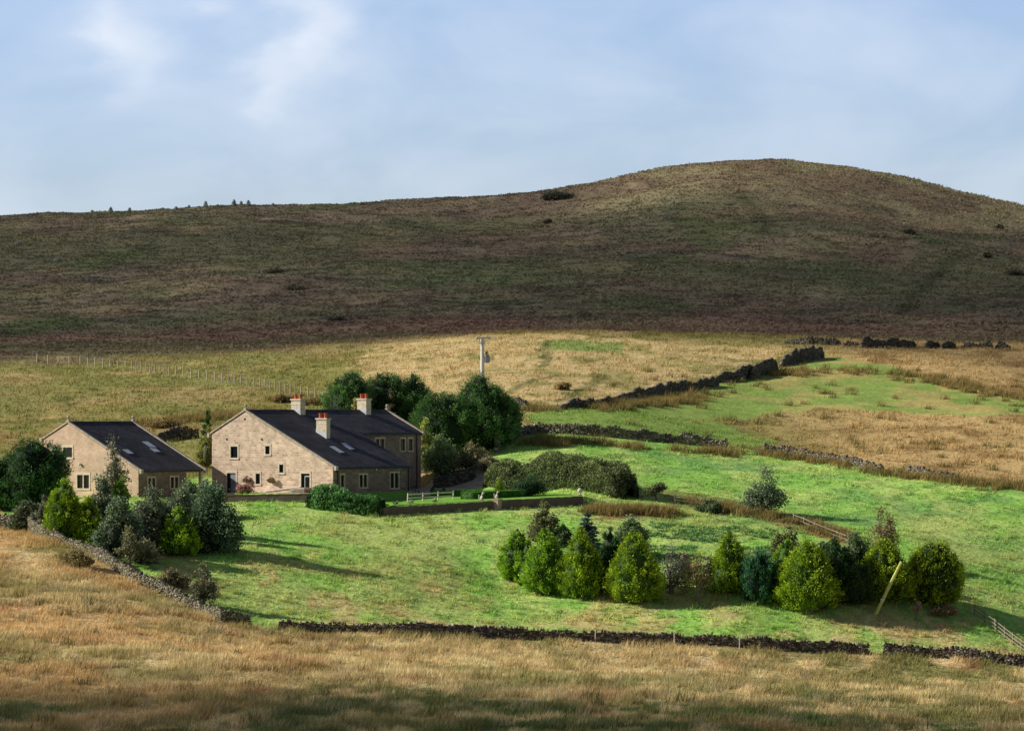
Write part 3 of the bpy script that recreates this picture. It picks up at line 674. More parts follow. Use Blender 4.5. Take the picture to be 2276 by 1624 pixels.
def tree(name, label, cat, u, top, base=None, Y=None, w=40, kind='cyp', light=(.2,.25,.03), dark=(.03,.06,.015), seed=0, group=None, bark='bark', crown='crown', **kw):
    rng = np.random.default_rng(1000+seed)
    if Y is None: X, Y = hit(u, base)
    X, Y, Z = at(u, Y)
    h = abs((HV-top)*Y/F-Z); W_ = w*Y/F*(1.18 if kind == 'cyp' else 1)
    root = empty(name, (X, Y, Z), 0); tag(root, label, cat, group)
    ends = None; st = kw.pop('stems', 1)
    if kind in ('cyp', 'col', 'roundc', 'cone'):
        arr = conifer(h, W_, light, dark, rng, {'cyp': p_cyp, 'col': p_col, 'roundc': p_round, 'cone': p_spruce}[kind], **kw)
    elif kind == 'spruce': arr = spruce(h, W_, light, dark, rng)
    else: arr, ends = broadleaf(h, W_, light, dark, rng, **kw)
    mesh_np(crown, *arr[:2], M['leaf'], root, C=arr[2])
    limbs(h, rng, ends, stems=st, straight=kind not in ('broad',), top=.8 if kind != 'broad' else .72).build('trunk', M[bark], root)
    return root
YEL, YELD = (.27,.43,.035), (.06,.13,.018)
CON, COND = (.060,.125,.030), (.020,.045,.017)
GRY, GRYD = (.115,.155,.068), (.030,.047,.022)
OLV, OLVD = (.15,.155,.065), (.04,.05,.022)
Gy = 'golden conifers in the pasture'
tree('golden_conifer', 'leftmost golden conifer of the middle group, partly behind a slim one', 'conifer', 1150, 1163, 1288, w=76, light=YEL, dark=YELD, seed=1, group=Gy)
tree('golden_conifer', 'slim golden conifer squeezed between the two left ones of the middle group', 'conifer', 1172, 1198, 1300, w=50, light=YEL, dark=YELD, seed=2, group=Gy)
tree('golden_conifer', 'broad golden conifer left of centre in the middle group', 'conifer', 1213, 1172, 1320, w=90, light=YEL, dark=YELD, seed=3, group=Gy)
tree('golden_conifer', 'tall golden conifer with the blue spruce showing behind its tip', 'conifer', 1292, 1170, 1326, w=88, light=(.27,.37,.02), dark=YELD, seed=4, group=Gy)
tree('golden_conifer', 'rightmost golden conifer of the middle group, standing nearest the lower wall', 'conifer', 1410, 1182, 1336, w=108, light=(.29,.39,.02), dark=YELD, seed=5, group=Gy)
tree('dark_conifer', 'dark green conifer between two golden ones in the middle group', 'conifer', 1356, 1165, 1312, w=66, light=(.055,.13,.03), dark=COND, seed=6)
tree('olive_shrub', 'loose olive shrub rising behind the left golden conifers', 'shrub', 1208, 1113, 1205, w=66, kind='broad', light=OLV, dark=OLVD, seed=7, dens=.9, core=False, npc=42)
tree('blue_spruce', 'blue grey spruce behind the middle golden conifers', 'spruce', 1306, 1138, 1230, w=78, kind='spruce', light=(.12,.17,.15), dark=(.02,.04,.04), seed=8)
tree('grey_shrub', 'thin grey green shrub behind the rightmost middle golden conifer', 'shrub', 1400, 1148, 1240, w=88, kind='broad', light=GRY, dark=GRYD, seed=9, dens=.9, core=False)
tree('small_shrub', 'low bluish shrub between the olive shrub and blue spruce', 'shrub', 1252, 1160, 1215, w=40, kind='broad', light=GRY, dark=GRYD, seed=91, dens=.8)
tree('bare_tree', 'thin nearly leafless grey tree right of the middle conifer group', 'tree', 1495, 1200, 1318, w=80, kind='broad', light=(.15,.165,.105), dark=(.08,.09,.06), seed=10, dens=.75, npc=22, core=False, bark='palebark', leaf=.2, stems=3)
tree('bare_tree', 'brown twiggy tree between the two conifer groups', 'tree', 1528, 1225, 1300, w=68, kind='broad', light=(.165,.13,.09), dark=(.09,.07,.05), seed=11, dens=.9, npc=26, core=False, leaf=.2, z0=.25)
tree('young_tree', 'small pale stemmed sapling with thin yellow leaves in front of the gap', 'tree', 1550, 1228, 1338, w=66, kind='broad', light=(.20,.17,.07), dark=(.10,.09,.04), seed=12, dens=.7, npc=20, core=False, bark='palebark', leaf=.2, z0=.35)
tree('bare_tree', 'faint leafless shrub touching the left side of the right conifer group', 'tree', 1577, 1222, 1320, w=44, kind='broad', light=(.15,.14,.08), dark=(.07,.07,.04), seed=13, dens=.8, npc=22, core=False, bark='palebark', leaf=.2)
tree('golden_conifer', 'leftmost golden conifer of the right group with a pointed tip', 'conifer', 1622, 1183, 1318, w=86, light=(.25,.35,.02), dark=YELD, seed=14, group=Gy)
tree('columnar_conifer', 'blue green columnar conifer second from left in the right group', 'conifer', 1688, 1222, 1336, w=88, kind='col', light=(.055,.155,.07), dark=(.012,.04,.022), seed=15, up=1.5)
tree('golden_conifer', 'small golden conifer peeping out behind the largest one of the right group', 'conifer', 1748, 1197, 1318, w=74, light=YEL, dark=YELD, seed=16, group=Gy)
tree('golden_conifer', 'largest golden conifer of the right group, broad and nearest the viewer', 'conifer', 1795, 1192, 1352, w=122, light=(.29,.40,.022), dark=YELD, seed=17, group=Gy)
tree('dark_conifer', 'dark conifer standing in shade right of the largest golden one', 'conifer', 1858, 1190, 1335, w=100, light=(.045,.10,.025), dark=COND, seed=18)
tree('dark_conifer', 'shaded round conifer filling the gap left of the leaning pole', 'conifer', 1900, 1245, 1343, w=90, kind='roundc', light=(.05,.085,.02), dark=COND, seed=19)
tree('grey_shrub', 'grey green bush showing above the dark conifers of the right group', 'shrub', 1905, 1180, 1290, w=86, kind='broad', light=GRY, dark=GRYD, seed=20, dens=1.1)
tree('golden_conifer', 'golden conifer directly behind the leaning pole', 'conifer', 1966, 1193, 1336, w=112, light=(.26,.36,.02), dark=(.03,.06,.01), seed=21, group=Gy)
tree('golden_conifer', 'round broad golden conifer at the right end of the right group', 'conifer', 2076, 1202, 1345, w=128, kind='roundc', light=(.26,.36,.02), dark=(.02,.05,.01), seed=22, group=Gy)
tree('olive_shrub', 'olive bush behind the small golden conifer of the right group', 'shrub', 1750, 1166, 1260, w=74, kind='broad', light=OLV, dark=OLVD, seed=23)
tree('bare_tree', 'tall rusty brown thin tree behind the right group', 'tree', 1962, 1108, 1250, w=74, kind='broad', light=(.17,.13,.065), dark=(.09,.065,.035), seed=24, dens=.9, npc=20, core=False, leaf=.2, bark='palebark')
tree('grey_shrub', 'sparse low grey shrub beyond the right conifer group', 'shrub', 1835, 1195, 1250, w=60, kind='broad', light=GRY, dark=GRYD, seed=25)
tree('young_tree', 'tiny leafless sapling right of the leaning pole', 'tree', 2036, 1328, 1378, w=26, kind='broad', light=(.2,.14,.08), dark=(.1,.07,.04), seed=26, dens=.5, npc=9, core=False, leaf=.15, bark='palebark', z0=.4)
tree('low_shrub', 'low brown bramble shrub near the right rail fence', 'shrub', 2098, 1342, 1368, w=60, kind='broad', light=(.17,.12,.06), dark=(.08,.06,.03), seed=27, dens=.8, npc=30, core=False)
tree('field_tree', 'lone grey green tree on the field bank right of the garden', 'tree', 1695, 1028, 1142, w=98, kind='broad', light=(.15,.185,.105), dark=(.055,.075,.045), seed=28, dens=.85, leaf=.24, z0=.02, flat=1.9, npc=34, core=False, lobes=7, open_=.1)
tree('hawthorn', 'small wind bent hawthorn beside the rail fence behind the hedge', 'tree', 1458, 1072, 1113, w=46, kind='broad', light=(.13,.14,.06), dark=(.04,.05,.025), seed=29, z0=.4, dens=.8, leaf=.2, lop=.5)
tree('low_shrub', 'small dark bush by the field fence left of the lone tree', 'shrub', 1575, 1112, 1138, w=56, kind='broad', light=(.08,.11,.045), dark=(.025,.035,.018), seed=30)
# behind the farmhouse
tree('dark_conifer', 'leftmost dark tree behind the farmhouse roof', 'tree', 776, 823, Y=444, w=112, kind='roundc', light=(.105,.205,.052), dark=COND, seed=31, lump=.3)
tree('dark_conifer', 'dark tree with a dead brown middle behind the right chimney', 'tree', 858, 824, Y=447, w=112, kind='roundc', light=(.095,.175,.050), dark=COND, seed=32, lump=.3)
tree('dead_tree', 'brown dying tree tangled in front of the dark trees behind the right chimney', 'tree', 868, 855, Y=440, w=36, kind='broad', light=(.12,.085,.055), dark=(.05,.04,.03), seed=33, dens=.8, npc=26, core=False, leaf=.18)
tree('yellowing_tree', 'yellowing thin tree top left of the right chimney', 'tree', 790, 868, Y=436, w=46, kind='broad', light=(.23,.21,.07), dark=(.12,.11,.04), seed=34, dens=.8, npc=32, core=False, leaf=.2)
tree('dark_conifer', 'ragged dark conifer above the right end of the farmhouse roof', 'tree', 916, 828, Y=447, w=104, kind='cyp', light=(.098,.20,.050), dark=COND, seed=35, lump=.35)
tree('dark_conifer', 'bushy dark conifer just right of the farmhouse gable end', 'tree', 985, 872, Y=439, w=140, kind='roundc', light=(.095,.195,.048), dark=COND, seed=36, lump=.3)
tree('dark_conifer', 'tallest dark conifer in front of the utility pole', 'tree', 1068, 826, Y=441, w=150, kind='cyp', light=(.085,.175,.047), dark=COND, seed=37, lump=.3)
tree('dark_conifer', 'shorter dark conifer right of the tallest one', 'tree', 1110, 872, Y=442, w=86, kind='roundc', light=(.082,.165,.044), dark=COND, seed=38, lump=.3)
tree('yellowing_tree', 'pale yellow green small tree touching the farmhouse gable end', 'tree', 944, 918, Y=432, w=50, kind='broad', light=(.25,.27,.06), dark=(.10,.12,.03), seed=39, dens=.9, npc=36, core=False, leaf=.2)
tree('willow_shrub', 'soft pale green willow bush right of the farmhouse', 'shrub', 982, 962, Y=428, w=88, kind='broad', light=(.17,.225,.085), dark=(.05,.075,.03), seed=40, dens=1.3, leaf=.22)
tree('brown_shrub', 'brownish green shrub between the willow bush and the broken wall end', 'shrub', 1045, 982, Y=427, w=76, kind='broad', light=(.18,.165,.08), dark=(.06,.06,.03), seed=41, dens=1.0, leaf=.2)
tree('brown_shrub', 'low brownish shrub under the broken wall end', 'shrub', 1085, 1008, Y=425, w=56, kind='broad', light=(.19,.17,.09), dark=(.07,.065,.035), seed=42, leaf=.2)
tree('small_conifer', 'small conifer standing alone between the barn and the farmhouse', 'conifer', 461, 910, Y=434, w=40, kind='cone', light=(.085,.145,.03), dark=(.02,.045,.012), seed=43, lump=.3)
tree('yellowing_tree', 'yellow green bush at the foot of the small conifer by the farmhouse', 'shrub', 462, 948, Y=430, w=44, kind='broad', light=(.22,.21,.055), dark=(.08,.09,.03), seed=44, leaf=.2)
for i, (u, b, t_, w_, lab) in enumerate(((628,895,876,42,'dark round gorse bush on the slope left of the left chimney'), (700,900,884,62,'dark brown bush on the slope right of the left chimney'),(365,950,932,74,'dark scrub on the slope above the barn roof'),(1250,866,846,40,'small tan bush on the straw slope above the ruined wall'))):
    tree('scrub_bush', lab, 'bush', u, t_, b, w=w_, kind='broad', light=(.17,.125,.045) if i != 3 else (.30,.22,.09), dark=(.06,.045,.02), seed=50+i, leaf=.2, npc=40)
# left of the barn and below it
tree('dark_conifer', 'big dark conifer at the far left in front of the barn gable', 'conifer', 76, 968, Y=389, w=150, kind='roundc', light=(.070,.16,.043), dark=(.008,.022,.010), seed=60, lump=.2)
tree('dark_conifer', 'dark conifer cut by the left edge of the picture', 'conifer', -8, 1010, Y=390, w=96, kind='roundc', light=(.06,.12,.034), dark=COND, seed=61, lump=.2)
tree('golden_conifer', 'golden conifer at left half hidden by greyer bushes', 'conifer', 142, 1062, 1196, w=82, light=(.25,.36,.02), dark=YELD, seed=62, group=Gy)
tree('golden_conifer', 'leaning bright golden conifer second from left under the barn', 'conifer', 194, 1098, 1200, w=64, light=(.36,.48,.025), dark=YELD, seed=63, group=Gy)
tree('golden_conifer', 'bright young golden conifer among the dark bushes left of the pasture', 'conifer', 400, 1126, 1234, w=84, kind='cyp', light=(.28,.43,.02), dark=YELD, seed=64, group=Gy)
tree('birch', 'tall thin grey green birch in front of the barn roof', 'tree', 254, 962, Y=391, w=70, kind='broad', light=(.17,.165,.105), dark=(.07,.075,.045), seed=65, dens=.6, core=False, leaf=.22, npc=26, flat=2.0, z0=.2, lobes=6, open_=.1, bark='palebark')
tree('young_tree', 'bright yellow green sapling by the barn corner', 'tree', 268, 1048, Y=390, w=42, kind='broad', light=(.24,.33,.05), dark=(.09,.13,.025), seed=66, leaf=.2)
tree('grey_shrub', 'large grey green willow bush below the barn, nearest the diagonal wall', 'shrub', 264, 1098, 1236, w=112, kind='broad', light=(.115,.155,.082), dark=(.025,.04,.022), seed=67, dens=1.3)
tree('grey_shrub', 'mid grey green bush in front of the barn corner windows', 'shrub', 345, 1078, 1222, w=112, kind='broad', light=(.125,.15,.085), dark=(.03,.042,.025), seed=68, dens=1.3)
tree('grey_shrub', 'sage green bush climbing under the birch left of the barn corner', 'shrub', 225, 1052, 1190, w=92, kind='broad', light=(.14,.165,.09), dark=(.035,.05,.028), seed=69, dens=1.2)
tree('grey_shrub', 'green bush in front of the open barn bay', 'shrub', 420, 1068, Y=387, w=92, kind='broad', light=(.115,.155,.075), dark=(.03,.045,.022), seed=70, dens=1.2)
tree('grey_shrub', 'dull green bush filling the gap left of the young bright conifer', 'shrub', 318, 1120, 1232, w=84, kind='broad', light=(.12,.145,.08), dark=(.03,.04,.024), seed=161, dens=1.2)
tree('grey_shrub', 'narrow upright grey green bush directly above the young bright conifer', 'shrub', 402, 1076, 1196, w=74, kind='broad', light=(.13,.155,.085), dark=(.03,.042,.026), seed=162, dens=1.2)
tree('grey_shrub', 'tall slim willow crowding the alder on its left', 'shrub', 452, 1064, 1190, w=70, kind='broad', light=(.12,.155,.085), dark=(.03,.045,.026), seed=163, dens=1.2)
tree('grey_shrub', 'low spreading bush at the feet of the leaning golden conifer', 'shrub', 200, 1146, 1178, w=84, kind='broad', light=(.12,.145,.075), dark=(.03,.04,.022), seed=164, dens=1.1)
tree('grey_shrub', 'wispy bush leaning on the left side of the first golden conifer', 'shrub', 60, 1112, 1180, w=76, kind='broad', light=(.10,.115,.06), dark=(.025,.035,.018), seed=165, dens=1.1)
tree('low_shrub', 'tangled low thicket under the alder and the young bright conifer', 'shrub', 318, 1200, 1252, w=76, kind='broad', light=(.13,.13,.07), dark=(.04,.04,.022), seed=166, dens=.9)
tree('alder', 'big dark alder at the right end of the left tree group', 'tree', 476, 1060, 1228, w=118, kind='broad', light=(.080,.125,.062), dark=(.015,.028,.016), seed=71, dens=1.6, leaf=.26)
tree('grey_shrub', 'small pale shrub at the left edge of the golden conifers', 'shrub', 100, 1092, 1190, w=40, kind='broad', light=(.13,.14,.085), dark=(.04,.045,.028), seed=72, core=False, leaf=.2)
tree('young_tree', 'pale leggy sapling below the large grey green bush', 'tree', 288, 1168, 1258, w=70, kind='broad', light=(.15,.15,.075), dark=(.06,.06,.03), seed=73, dens=.8, npc=26, core=False, leaf=.2, z0=.3, bark='palebark')
tree('young_tree', 'thin grey sapling standing in the pasture above the wall end', 'tree', 452, 1246, 1342, w=62, kind='broad', light=(.15,.15,.08), dark=(.06,.065,.04), seed=74, dens=.8, npc=30, core=False, leaf=.2, bark='palebark')
tree('low_shrub', 'low brown shrub under the diagonal wall left of the thin sapling', 'shrub', 385, 1268, 1305, w=76, kind='broad', light=(.16,.14,.07), dark=(.06,.055,.03), seed=75, core=False, leaf=.2)
tree('low_shrub', 'low mossy bush on the tan slope in front of the diagonal wall', 'shrub', 170, 1215, 1262, w=74, kind='broad', light=(.19,.16,.065), dark=(.08,.07,.03), seed=76, core=False, leaf=.2)
# garden
def shrub_mass(name, label, cat, pts, hts, wid, light, dark, seed, leaf=.2, per=420, parent=None):
    """a clipped or loose hedge: leaves over a ridge that follows pts (world x,y)"""
    rng = np.random.default_rng(seed); light, dark = np.array(light), np.array(dark)
    Q, s = resample(np.column_stack([np.array(pts, float), hts, wid]), .1); T = unit(np.gradient(Q[:, :2], axis=0))
    n = int(s[-1]*per); i = rng.integers(len(Q), size=n); th = rng.uniform(-.15, np.pi+.15, n)
    lum = 1+.26*(fbm(i*.07+seed, th*1.6, seed, 3)-.5)*2
    e = np.minimum(1, np.minimum(i, len(Q)-1-i)/12.0+.25)**.5
    r = (1-.26*rng.random(n)**1.5)*lum*e
    x = np.sign(np.cos(th))*np.abs(np.cos(th))**.7*r*Q[i, 3]/2; z = np.abs(np.sin(th))**.75*r*Q[i, 2]
    nr = np.stack([-T[i,1], T[i,0]], 1); px, py = Q[i,0]+nr[:,0]*x+rng.normal(0,.08,n), Q[i,1]+nr[:,1]*x+rng.normal(0,.08,n)
    o = np.array([Q[0,0], Q[0,1], float(hz(Q[0,0], Q[0,1]))])
    c = np.stack([px, py, hz(px, py)+np.maximum(z, .05)], 1)-o
    f = np.clip((r-.72)/.4, 0, 1)[:, None]; cl = fbm(px*1.5, py*1.5+z*1.7, seed+3, 3)[:, None]
    C = (dark*(1-f)+light*f)*(.45+1.1*cl)*rng.uniform(.8, 1.2, (n, 1))
    d = unit(rng.normal(0, 1, (n, 3))+np.array([0,0,.5])); L = leaves(c, d, rng.uniform(.7,1.3,n)*leaf, rng.uniform(.7,1.3,n)*leaf*.6, C, rng)
    H = []; Fc = []; m = 7; st = max(1, len(Q)//40); ks = list(range(0, len(Q), st))
    for a, k in enumerate(ks):
        ee = float(min(1, min(k, len(Q)-1-k)/12.0+.25)**.5)
        for b in range(m):
            t = math.pi*b/(m-1); xx = math.cos(t)*Q[k,3]/2*.72*ee; q = Q[k,:2]+np.array([-T[k,1], T[k,0]])*xx
            H.append((q[0]-o[0], q[1]-o[1], float(hz(*q))-o[2]+math.sin(t)*Q[k,2]*.74*ee-.05))
    for a in range(len(ks)-1):
        for b in range(m-1): Fc.append((a*m+b, a*m+b+1, (a+1)*m+b+1, (a+1)*m+b))
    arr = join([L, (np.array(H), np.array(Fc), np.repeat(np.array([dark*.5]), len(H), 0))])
    ob = mesh_np(name, arr[0], arr[1], M['leaf'], C=arr[2], loc=o); tag(ob, label, cat); return ob
def W(u, Y): return ((u-CU)*Y/F, Y)
shrub_mass('mixed_hedge', 'long loose brownish green hedge bounding the right side of the garden', 'hedge', [W(1085,421),W(1130,418),W(1200,415),W(1280,411),W(1350,407),W(1400,403)], [2.0,2.8,3.1,3.2,3.3,2.9], [2.2,3,3.4,3.6,3.8,3.4], (.165,.20,.072), (.035,.05,.018), 81, .22, 1400)
shrub_mass('laurel_hedge', 'bright leafy shrub bank in front of the sunny gable corner', 'hedge', [W(684,394.5),W(720,394),W(770,393),W(815,392.5),W(855,392.5)], [1.9,2.25,2.1,1.8,1.4], [1.6,2.2,2.2,2.0,1.5], (.125,.27,.075), (.03,.08,.024), 82, .24, 900)
tree('round_bush', 'round dark clipped bush in front of the long hedge', 'bush', 1178, 1052, Y=405, w=74, kind='broad', light=(.035,.07,.025), dark=(.010,.022,.010), seed=83, leaf=.13, z0=0, dens=1.6, csz=.13, flat=.4)
tree('small_topiary', 'small golden cone topiary behind the box hedge', 'topiary', 1109, 1064, Y=407, w=20, kind='cone', light=(.2,.27,.03), dark=(.05,.08,.015), seed=84, leaf=(.16,.07))
def box_hedge(name, label, pts, h, w, seed):
    rng = np.random.default_rng(seed); P = np.array(pts, float); V, Fc, C = [], [], []
    Q, s = resample(P, .05); T = unit(np.gradient(Q, axis=0)); n = int(s[-1]*700)
    i = rng.integers(len(Q), size=n); x = np.where(rng.random(n) < .5, rng.choice([-.5,.5], n), rng.uniform(-.5,.5,n)); z = np.where(np.abs(x) == .5, rng.random(n), 1.0)
    nr = np.stack([-T[i,1], T[i,0]], 1); px, py = Q[i,0]+nr[:,0]*x*w+rng.normal(0,.02,n), Q[i,1]+nr[:,1]*x*w+rng.normal(0,.02,n)
    o = np.array([Q[0,0], Q[0,1], float(hz(*Q[0]))]); c = np.stack([px, py, hz(px,py)+z*h+rng.normal(0,.02,n)], 1)-o
    cc = np.array([.085,.20,.035])*rng.uniform(.7,1.3,(n,1))
    L = leaves(c, unit(rng.normal(0,1,(n,3))), .12, .08, cc, rng)
    ks = list(range(0, len(Q), 8)); H = []; Fq = []
    for k in ks:
        for sx, zz in ((-.48,0),(-.48,.97),(.48,.97),(.48,0)):
            q = Q[k]+np.array([-T[k,1],T[k,0]])*sx*w; H.append((q[0]-o[0], q[1]-o[1], float(hz(*q))-o[2]+zz*h))
    for a in range(len(ks)-1):
        for b in range(3): Fq.append((a*4+b, a*4+b+1, a*4+5+b, a*4+4+b))
    Fq.append((0,1,2,3)); e = (len(ks)-1)*4; Fq.append((e,e+1,e+2,e+3))
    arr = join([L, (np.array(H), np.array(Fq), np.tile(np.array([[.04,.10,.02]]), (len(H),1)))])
    ob = mesh_np(name, arr[0], arr[1], M['leaf'], C=arr[2], loc=o); tag(ob, label, 'hedge'); return ob
box_hedge('box_hedge', 'low clipped box hedge with a rounded corner behind the two beast statues', [W(1034,402.2),W(1046,401.2),W(1075,401.6),W(1120,402.6),W(1163,403.6)], .72, 1.1, 85)
box_hedge('box_hedge', 'darker clipped box hedge in shade behind the white rail fence', [W(962,409),W(1000,408.6),W(1040,408.2),W(1072,408)], .62, 1.2, 86)
for i, (u, Y_, lab, c_) in enumerate(((858,393.6,'small yellow plant on the garden edge left of the others',(.42,.42,.04)),(880,394.4,'grey lavender plant on the garden edge beside the yellow one',(.22,.21,.19)),(912,395.6,'cream flowering plant on the garden edge below the rail fence',(.42,.40,.24)),(965,396.8,'low pale flowering plant at the right end of the border',(.33,.36,.16)))):
    tree('border_plant', lab, 'plant', u, HV-(float(hz(*W(u,Y_)))+.42)*F/Y_, Y=Y_, w=13, kind='broad', light=c_, dark=tuple(x*.35 for x in c_), seed=90+i, leaf=.1, npc=24, core=False)
tree('flower_bush', 'pink flowering bush at the foot of the sunny gable', 'bush', 545, 1074, Y=403.5, w=40, kind='broad', light=(.34,.15,.15), dark=(.10,.10,.04), seed=95, leaf=.13, npc=40, core=False)
# hilltop
for i, (u, v) in enumerate(((205,466),(246,461),(288,463),(362,463),(392,462),(420,459),(457,452),(484,458),(520,454),(536,459),(552,458),(607,458))):
    Y_ = 1092 if i % 2 else 1086; h_ = (474-v)/474
    X, Y_, Z = at(u, Y_); top = HV-(Z+(.8,1.4,1.1,.6,.7,.9,1.9,.7,1.7,1.2,1.4,.6)[i])*F/Y_
    tree('distant_conifer', 'tiny thin conifer on the skyline of the left hill', 'conifer', u, top, Y=Y_, w=(6,10,7,5,7,5,11,6,11,7,9,6)[i], kind='spruce', light=(.42,.47,.44), dark=(.28,.33,.32), seed=110+i, group='tiny conifers on the left skyline')  # pale leaf colours imitate distance haze
tree('gorse_clump', 'dark gorse clump on the skyline left of the dome shaped hill', 'bush', 1240, 433, 443, w=72, kind='broad', light=(.045,.05,.03), dark=(.015,.018,.012), seed=130, leaf=.5, d=6, npc=80, dens=1.4, csz=.1, z0=0)
for i, (u, v, w_, lab) in enumerate(((1218,497,20,'lone dark bush on the shaded slope below the gorse clump'),(2220,510,20,'dark bush high on the right side of the dome hill'),(2020,520,30,'dark bush pair on the right flank of the dome hill'),(2195,572,26,'dark bush midway down the right flank of the dome hill'),(655,645,44,'dark hollow bush low on the left hill'),(610,608,50,'dark bush above the hollow bush on the left hill'),(2255,612,50,'dark bush at the right edge of the shaded hill'),(745,712,48,'rusty dark bush at the foot of the left hill'))):
    tree('moor_bush', lab, 'bush', u, v-12, v, w=w_, kind='broad', light=(.085,.078,.046), dark=(.045,.043,.028), seed=140+i, leaf=.3, npc=22, core=False, z0=0)
for u, v, r, lab in ((40,545,1.0,'grey boulder high on the left hill'),(128,583,1.1,'pale grey boulder below the other on the left hill')):
    X, Y = hit(u, v); mb = MB(); rr = random.Random(u); mb.ball((0,0,.25*r), (r, r*.8, r*.6), 9, 6)
    mb.v = [(x*rr.uniform(.85,1.15), y*rr.uniform(.85,1.15), z*rr.uniform(.85,1.15)) for x, y, z in mb.v]
    tag(mb.build('boulder', M['rock'], loc=(X, Y, float(hz(X, Y)))), lab, 'rock')

# ------------------------------------------------------------------ houses
def cut(ob, boxes):
    """window and door recesses"""
    c = MB()
    for b in boxes: c.box(*b)
    co = c.build('cutter', M['stone']); co.parent = ob.parent
    bpy.context.view_layer.update()
    md = ob.modifiers.new('cut', 'BOOLEAN'); md.operation = 'DIFFERENCE'; md.object = co; md.solver = 'EXACT'
    dg = bpy.context.evaluated_depsgraph_get(); me = bpy.data.meshes.new_from_object(ob.evaluated_get(dg))
    ob.modifiers.clear(); ob.data = me; bpy.data.objects.remove(co)
    me.materials.append(M['shadestone'])                              # darker stone puts the shade of the long side into its colour
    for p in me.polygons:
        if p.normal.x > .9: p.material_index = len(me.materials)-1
class House:
    def __init__(s, name, label, cat, O, z, stone):
        s.O, s.z, s.stone = O, z, stone; s.root = empty(name, (O[0], O[1], z), -TH); tag(s.root, label, cat); s.cuts = {}
    def g(s, u, v, y=0.0):                                        # point of the gable plane seen at (u, v)
        k = (u-CU)/F; X0, Y0 = s.O[0]+y*ST, s.O[1]+y*CT
        p = (k*Y0-X0)/(CT+k*ST); Y = Y0-p*ST; return p, (HV-v)*Y/F-s.z
    def w(s, u, v, x):                                            # point of the long side wall
        k = (u-CU)/F; X0, Y0 = s.O[0]+x*CT, s.O[1]-x*ST
        a = (k*Y0-X0)/(ST-k*CT); Y = Y0+a*CT; return a, (HV-v)*Y/F-s.z
    def roof_pt(s, u, v, zr, sl):                                 # point of the right roof plane
        kx, kz = (u-CU)/F, (HV-v)/F
        A_ = np.array([[CT+kx*ST, ST-kx*CT], [-sl+kz*ST, -kz*CT]]); b = np.array([kx*s.O[1]-s.O[0], kz*s.O[1]-s.z-zr])
        return np.linalg.solve(A_, b)
    def opening(s, wall, plane, off, c0, c1, z0, z1, lights=1, door=None, surround=.20, sill=True, label=None):
        """surround, mullions, recess and pane; plane 'g' (faces -y) or 'w' (faces +x)"""
        D = .16
        def bx(mb, a0, a1, d0, d1, b0, b1):                       # d: distance out of the wall
            if plane == 'g': mb.box(a0, a1, off-d1, off-d0, b0, b1)
            else: mb.box(off+d0, off+d1, a0, a1, b0, b1)
        t = MB(); bx(t, c0, c1, -D, .3, z0, z1); P = t.v; xs, ys, zs = zip(*P)
        s.cuts.setdefault(wall, []).append((min(xs),max(xs),min(ys),max(ys),min(zs),max(zs)))
        f = MB(); q = surround
        bx(f, c0-q, c0, -.05, .035, z0, z1); bx(f, c1, c1+q, -.05, .035, z0, z1); bx(f, c0-q, c1+q, -.05, .045, z1, z1+q*1.3)
        if sill and not door: bx(f, c0-q*1.1, c1+q*1.1, -.05, .09, z0-q, z0)
        for i in range(1, lights):
            m = c0+(c1-c0)*i/lights; bx(f, m-.075, m+.075, -D, .02, z0, z1)
        o = f.build('door_frame' if door else 'window', M['ashlar'], s.root, bevel=.012)
        if label: o['label'] = label
        g = MB(); bx(g, c0+.01, c1-.01, -D+.01, -D+.04, z0+.01, z1-.01)
        if door == 'blue':
            g = MB(); bx(g, c0+.35*(c1-c0), c1-.01, -D+.01, -D+.06, z0+.01, z1-.15); g.build('door', M['bluedoor'], o)
            g = MB(); bx(g, c0+.01, c0+.34*(c1-c0), -D+.01, -D+.03, z0+.01, z1-.01); g.build('pane', M['glass'], o)
        elif door == 'glazed':
            g.build('pane', M['glass'], o); h_ = MB(); m = c0+.36*(c1-c0)
            bx(h_, m, m+.05, -D+.05, -D+.09, z0, z1-.25); bx(h_, c1-.07, c1-.02, -D+.05, -D+.09, z0, z1-.25); bx(h_, m, c1-.02, -D+.05, -D+.09, z1-.33, z1-.25)
            h_.build('door', M['white'], o)
        else:
            g.build('pane', M['glass'], o)
            e = MB()
            for i in range(lights):
                a = c0+(c1-c0)*i/lights+.06; b = c0+(c1-c0)*(i+1)/lights-.06
                bx(e, a, a+.04, -D+.05, -D+.08, z0+.02, z1-.02); bx(e, b-.04, b, -D+.05, -D+.08, z0+.02, z1-.02); bx(e, a+.04, b-.04, -D+.05, -D+.08, z0+.02, z0+.06)
            e.build('casement', M['black'], o)
        return o
    def win_g(s, wall, u0, v0, u1, v1, **k):
        (p0, za), (p1, zb) = s.g(u0, v0), s.g(u1, v1); return s.opening(wall, 'g', 0.0, p0, p1, zb, za, **k)
    def win_w(s, wall, x, u0, v0, u1, v1, **k):
        (a0, za), (a1, zb) = s.w(u0, v0, x), s.w(u1, v1, x); return s.opening(wall, 'w', x, a0, a1, zb, za, surround=.13, **k)
    def finish(s):
        for wobj, b in s.cuts.items(): cut(wobj, b)
